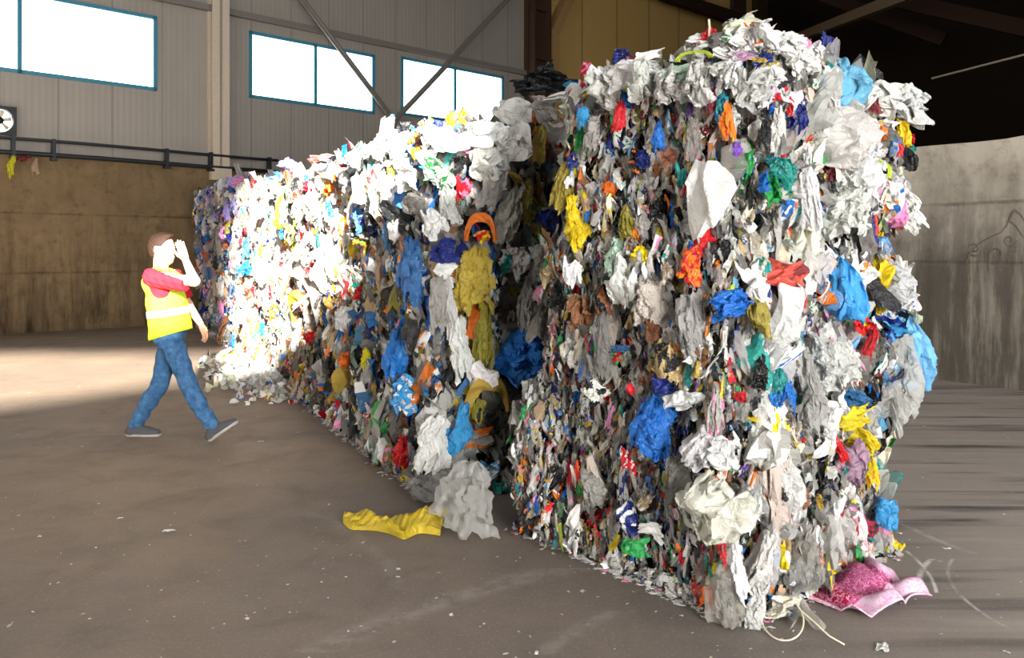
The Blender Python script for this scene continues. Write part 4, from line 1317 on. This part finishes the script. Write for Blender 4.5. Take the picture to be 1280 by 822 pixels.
def hand(F, w, d, side, nrm, curl, thumb):
    """palm + five fingers: w wrist, d finger direction, side = towards the thumb, nrm = palm normal (fingers bend that way)"""
    d, side, nrm = unit(d), unit(side), unit(nrm)
    for off in (-.026, -.009, .009, .026):
        F.cone(w + d * .012 + side * off * .7, w + d * .082 + side * off, .014, .012, .010)
    lens = [(.026, .072, 0), (.0087, .080, 1), (-.0087, .075, 2), (-.026, .060, 3)]
    for off, L, i in lens:
        p = w + d * (.088 - .004 * abs(i - 1)) + side * off; dd = d + side * (off * 2.2)
        for j, fr in enumerate((.45, .32, .23)):
            a = curl * (j + .6); e = p + unit(dd * math.cos(a) + nrm * math.sin(a)) * L * fr
            F.cone(p, e, .0088 - .0008 * j, .0082 - .0008 * j, .004); p = e
    t0 = w + d * .028 + side * .026
    t1 = t0 + unit(d * .75 + side * .75 + nrm * .25) * .036; t2 = t1 + unit(d * 1 + side * (.35 + thumb) + nrm * .3) * .028
    F.cone(t0, t1, .014, .0105, .008); F.cone(t1, t2, .0105, .0085, .004)


HY = math.radians(-10); HP = math.radians(-2)      # the head turns a little towards the camera
RH = rotm(HP, 0, HY)


def hp_(x, y, z):
    return J['head'] + RH @ np.array([x, y, z])


def head(F):
    F.ell(hp_(-.012, 0, .035), (.098, .076, .092), .02, RH)          # skull
    F.ell(hp_(.03, 0, -.03), (.062, .058, .088), .03, RH)            # face
    F.ell(hp_(.052, 0, -.095), (.034, .036, .026), .03, RH)          # chin
    F.cone(hp_(-.005, -.05, -.05), hp_(.05, -.022, -.098), .024, .016, .03); F.cone(hp_(-.005, .05, -.05), hp_(.05, .022, -.098), .024, .016, .03)
    F.cone(hp_(.085, 0, .012), hp_(.108, 0, -.026), .009, .014, .012)  # nose
    for sg in (-1, 1):
        F.cone(hp_(.086, sg * .008, .03), hp_(.072, sg * .048, .03), .011, .009, .014)     # brow
        F.ell(hp_(.092, sg * .032, .012), (.012, .017, .011), .006, RH, True)              # eye socket
        F.ell(hp_(.079, sg * .031, .012), (.012, .013, .010), .004, RH)                    # eye
        F.ell(hp_(.062, sg * .045, -.03), (.026, .02, .024), .02, RH)                      # cheek
        F.ell(hp_(-.012, sg * .08, -.008), (.019, .010, .033), .006, RH)                   # ear
        F.ell(hp_(-.006, sg * .09, -.004), (.009, .006, .018), .004, RH, True)
        F.cone(hp_(.103, sg * .012, -.03), hp_(.1, sg * .01, -.031), .008, .008, .006)
    F.cone(hp_(.088, -.018, -.062), hp_(.088, .018, -.062), .0085, .0085, .006); F.cone(hp_(.086, -.015, -.074), hp_(.086, .015, -.074), .009, .009, .006)
    F.ell(hp_(.104, 0, -.068), (.012, .024, .0028), .003, RH, True)
    F.cone(J['neck'] + [-.004, 0, -.05], hp_(-.02, 0, -.055), .062, .054, .03)


def torso(F, g, k=.06):
    F.cone(J['pel'], J['waist'], .115 + g, .11 + g, k, (.85, 1.2, 1)); F.cone(J['waist'], J['chest'], .11 + g, .118 + g, k, (.85, 1.25, 1))
    F.cone(J['chest'] + [0, -.06, .02], J['sr'] + [0, .03, -.01], .09 + g, .055 + g, k); F.cone(J['chest'] + [0, .06, .02], J['sl'] + [0, -.03, -.01], .09 + g, .055 + g, k)
    F.cone(J['chest'], J['neck'] + [0, 0, -.06], .105 + g, .07 + g, k, (.9, 1.2, 1))


def legs(F, g, k=.03, boot=False):
    for h_, kn, an in (('hr', 'kr', 'ar'), ('hl', 'kl', 'al')):
        F.cone(J[h_] + [0, 0, .0], J[kn], .088 + g, .058 + g, k); F.cone(J[kn], J[kn] * .65 + J[an] * .35 + [-.012, 0, 0], .058 + g, .056 + g, k); F.cone(J[kn] * .65 + J[an] * .35 + [-.012, 0, 0], J[an], .056 + g, .040 + g * 1.6, k)
        F.ell(J[h_] + [-.025, 0, -.005], (.088 + g, .085 + g, .10 + g), .04)


def put(F, name, mat, parent=person, label=None):
    V, Q = F.mesh(); o = mesh_np(name, V @ PYAW.T + PO, None, Q, mat, parent, None, True, V.mean(0) @ PYAW.T + PO)
    if parent is not person:
        o.location = V.mean(0) @ PYAW.T + PO - np.array(parent.location) - np.array(person.location)
    sm = o.modifiers.new('even', 'SMOOTH'); sm.factor = .5; sm.iterations = 2
    if label:
        o['label'] = label
    return o


# body: one continuous surface from head to ankles
Fb = Field((-.50, -.36, .05), (.48, .36, 1.74), .005)
torso(Fb, -.006); legs(Fb, -.006); arms(Fb); head(Fb)
hand(Fb, J['wr'] + [-.004, 0, .01], (-.34, .0, .94), (-.92, .05, -.36), (-.1, 1, 0), .12, .0)
hand(Fb, J['wl'] + [.006, -.004, -.01], (.42, -.08, -.9), (.8, -.55, .35), (-.55, -.55, -.1), .35, .1)
put(Fb, 'body', M_SKIN)
# hair
Fh = Field((-.24, -.14, 1.42), (.08, .14, 1.74), .004)
Fh.ell(hp_(-.018, 0, .043), (.105, .084, .096), .02, RH); Fh.ell(hp_(-.055, 0, -.005), (.062, .074, .085), .03, RH); Fh.ell(hp_(.05, 0, .105), (.05, .055, .025), .03, RH)
X, Y, Z = Fh.all(); Lx = (X - J['head'][0]) * math.cos(HY) + (Y - J['head'][1]) * math.sin(HY); Lz = Z - J['head'][2]
Fh.cut(np.maximum(.8 * (Lx - .058) - .6 * (Lz - .062), -1))                  # hairline over the forehead
Fh.cut(-np.maximum(np.maximum(-(Lx + .015) * .9, Lz - .022), -.2) * np.ones_like(Fh.d))          # clear of the face and ears
Fh.cut(-(Lz + .085) + .25 * (Lx + .09) + 0 * Y)
Fh.d += (.0018 * np.sin(X * 260 + Z * 90) * np.sin(Y * 240 + Z * 50)).astype(np.float32)
put(Fh, 'hair', M_HAIR)
# red shirt: sleeves to just above the elbow, collar at the neck
Fs = Field((-.35, -.36, .98), (.26, .36, 1.46), .006)
torso(Fs, .008)
for a, b in (('sr', 'er'), ('sl', 'el')):
    e_ = J[a] + (J[b] - J[a]) * .80; Fs.cone(J[a] + (J[b] - J[a]) * -.05, e_ + [0, 0, -.012], .082, .078, .03)
Fs.cone(J['neck'] + [0, 0, -.06], J['neck'] + [.0, 0, -.005], .075, .066, .02)
X, Y, Z = Fs.all()
for a, b in (('sr', 'er'), ('sl', 'el')):
    dd = unit(J[b] - J[a]); e_ = J[a] + (J[b] - J[a]) * .80
    pr = (X - e_[0]) * dd[0] + (Y - e_[1]) * dd[1] + (Z - e_[2]) * dd[2]
    near = (np.abs(Y) > .14) * 1.0
    Fs.cut(np.where(near > 0, pr, -1) * np.ones_like(Fs.d))
Fs.cut(-(Z - 1.0) + 0 * X + 0 * Y); Fs.cut((Z - 1.415) + .3 * (X + .1) + 0 * Y)
Fs.d += (.004 * np.sin(X * 60 + Z * 80 + 2 * np.sin(Y * 40)) * np.sin(Z * 45 - X * 30)).astype(np.float32)
put(Fs, 'shirt', M_SHIRT)


# loose safety vest, open at the sides of the shoulders
def vest(F, g):
    F.cone((-.022, 0, .88), (-.05, 0, 1.1), .166 + g, .140 + g, .05, (1.0, 1.22, 1)); F.cone((-.05, 0, 1.1), (-.085, 0, 1.27), .140 + g, .134 + g, .05, (1, 1.32, 1))
    F.cone((.02, -.03, .93), (-.01, -.03, 1.08), .125 + g, .10 + g, .05)
    F.cone((-.09, -.10, 1.31), (-.09, .10, 1.31), .105 + g, .105 + g, .05, (1.05, 1, .95)); F.cone((-.10, -.05, 1.385), (-.10, .05, 1.385), .045 + g, .045 + g, .05)
    X, Y, Z = F.all()
    w_ = .006 * np.sin(X * 42 + Z * 16 + 1.5 * np.sin(Y * 30)) * np.sin(Z * 22 - X * 18 + Y * 14)
    F.d += w_.astype(np.float32)
    F.cut(-(Z - (.868 + .30 * (X + .02) * 1.0)) + 0 * Y)
    for sg in (-1, 1):       # arm openings
        rr = np.sqrt(((X + .035) / .088) ** 2 + ((Z - 1.28) / .105) ** 2); F.cut(np.where(sg * Y > .125, (1 - rr) * .09, -1) * np.ones_like(F.d))
    rr = np.sqrt(((X + .05) / .10) ** 2 + (Y / .075) ** 2 + ((Z - 1.43) / .10) ** 2); F.cut((1 - rr) * .08)


Fv = Field((-.32, -.30, .78), (.28, .30, 1.48), .006); vest(Fv, 0)
vo_ = put(Fv, 'safety_vest', M_VEST)
for k2, z0 in enumerate((1.055,)):
    Fr = Field((-.32, -.30, .78), (.28, .30, 1.48), .006); vest(Fr, .005); X, Y, Z = Fr.all(); zz = Z - .14 * (X + .02)
    Fr.cut(np.abs(zz - z0) - .03 + 0 * Y)
    put(Fr, 'reflective_band', M_REFL, vo_)
# jeans
Fj = Field((-.48, -.26, .06), (.48, .26, 1.02), .006)
legs(Fj, .010, .03); Fj.cone((-.015, 0, .88), (-.025, 0, .97), .104, .10, .05, (.9, 1.22, 1))
X, Y, Z = Fj.all()
zk = np.abs(np.sin(Z * 30 + X * 9)); low = np.clip((.36 - Z) / .2, 0, 1)
Fj.d += (.005 * np.sin(Z * 55 + X * 20 + 2 * np.sin(Y * 22)) * (.35 + low) + .003 * np.sin(X * 70 - Z * 30)).astype(np.float32)
Fj.cut(-(Z - (.085 + .03 * (X > 0))) + 0 * X + 0 * Y)
put(Fj, 'jeans', M_JEAN)


# shoes: rear one flat, front one landing on its heel
def shoe(ank, heel, toe, lab):
    heel, toe = np.array(heel), np.array(toe); d = unit(toe - heel); L = np.linalg.norm(toe - heel); upv = unit(np.cross(np.cross(d, (0, 0, 1)), d))
    at_ = lambda t, h, y=0: heel + d * L * t + upv * h + np.array([0, y, 0])
    lo, hi = np.minimum(heel, toe) - .09, np.maximum(heel, toe) + [.09, .09, .17]
    root = None
    for nm, mt in (('shoe', M_SHOE), ('sole', M_SOLE)):
        Fq = Field(lo, hi, .004)
        g = 0 if nm == 'shoe' else .004
        Fq.cone(at_(.10, .038), at_(.55, .034), .040 + g, .042 + g, .03, (1, .95, 1)); Fq.cone(at_(.55, .034), at_(.88, .026), .042 + g, .036 + g, .02, (1, 1.08, 1))
        if nm == 'shoe':
            Fq.cone(at_(.15, .05), np.array(ank) + upv * .005, .038, .043, .03); Fq.cone(at_(.40, .06), at_(.7, .035), .034, .030, .03)
        X, Y, Z = Fq.all(); hh = (X - heel[0]) * upv[0] + (Y - heel[1]) * upv[1] + (Z - heel[2]) * upv[2]
        if nm == 'shoe':
            Fq.cut(-(hh - .014)); Fq.cut((X - ank[0]) * upv[0] + (Z - ank[2]) * upv[2] - .025 + 0 * Y)
        else:
            Fq.cut(-(hh - 0.0)); Fq.cut(hh - .024)
        root = put(Fq, nm, mt, person if nm == 'shoe' else root, None)


shoe(J['al'], (-.44, .11, .0), (-.16, .115, .0), '')
shoe(J['ar'], (.345, -.105, .004), (.575, -.115, .16), '')
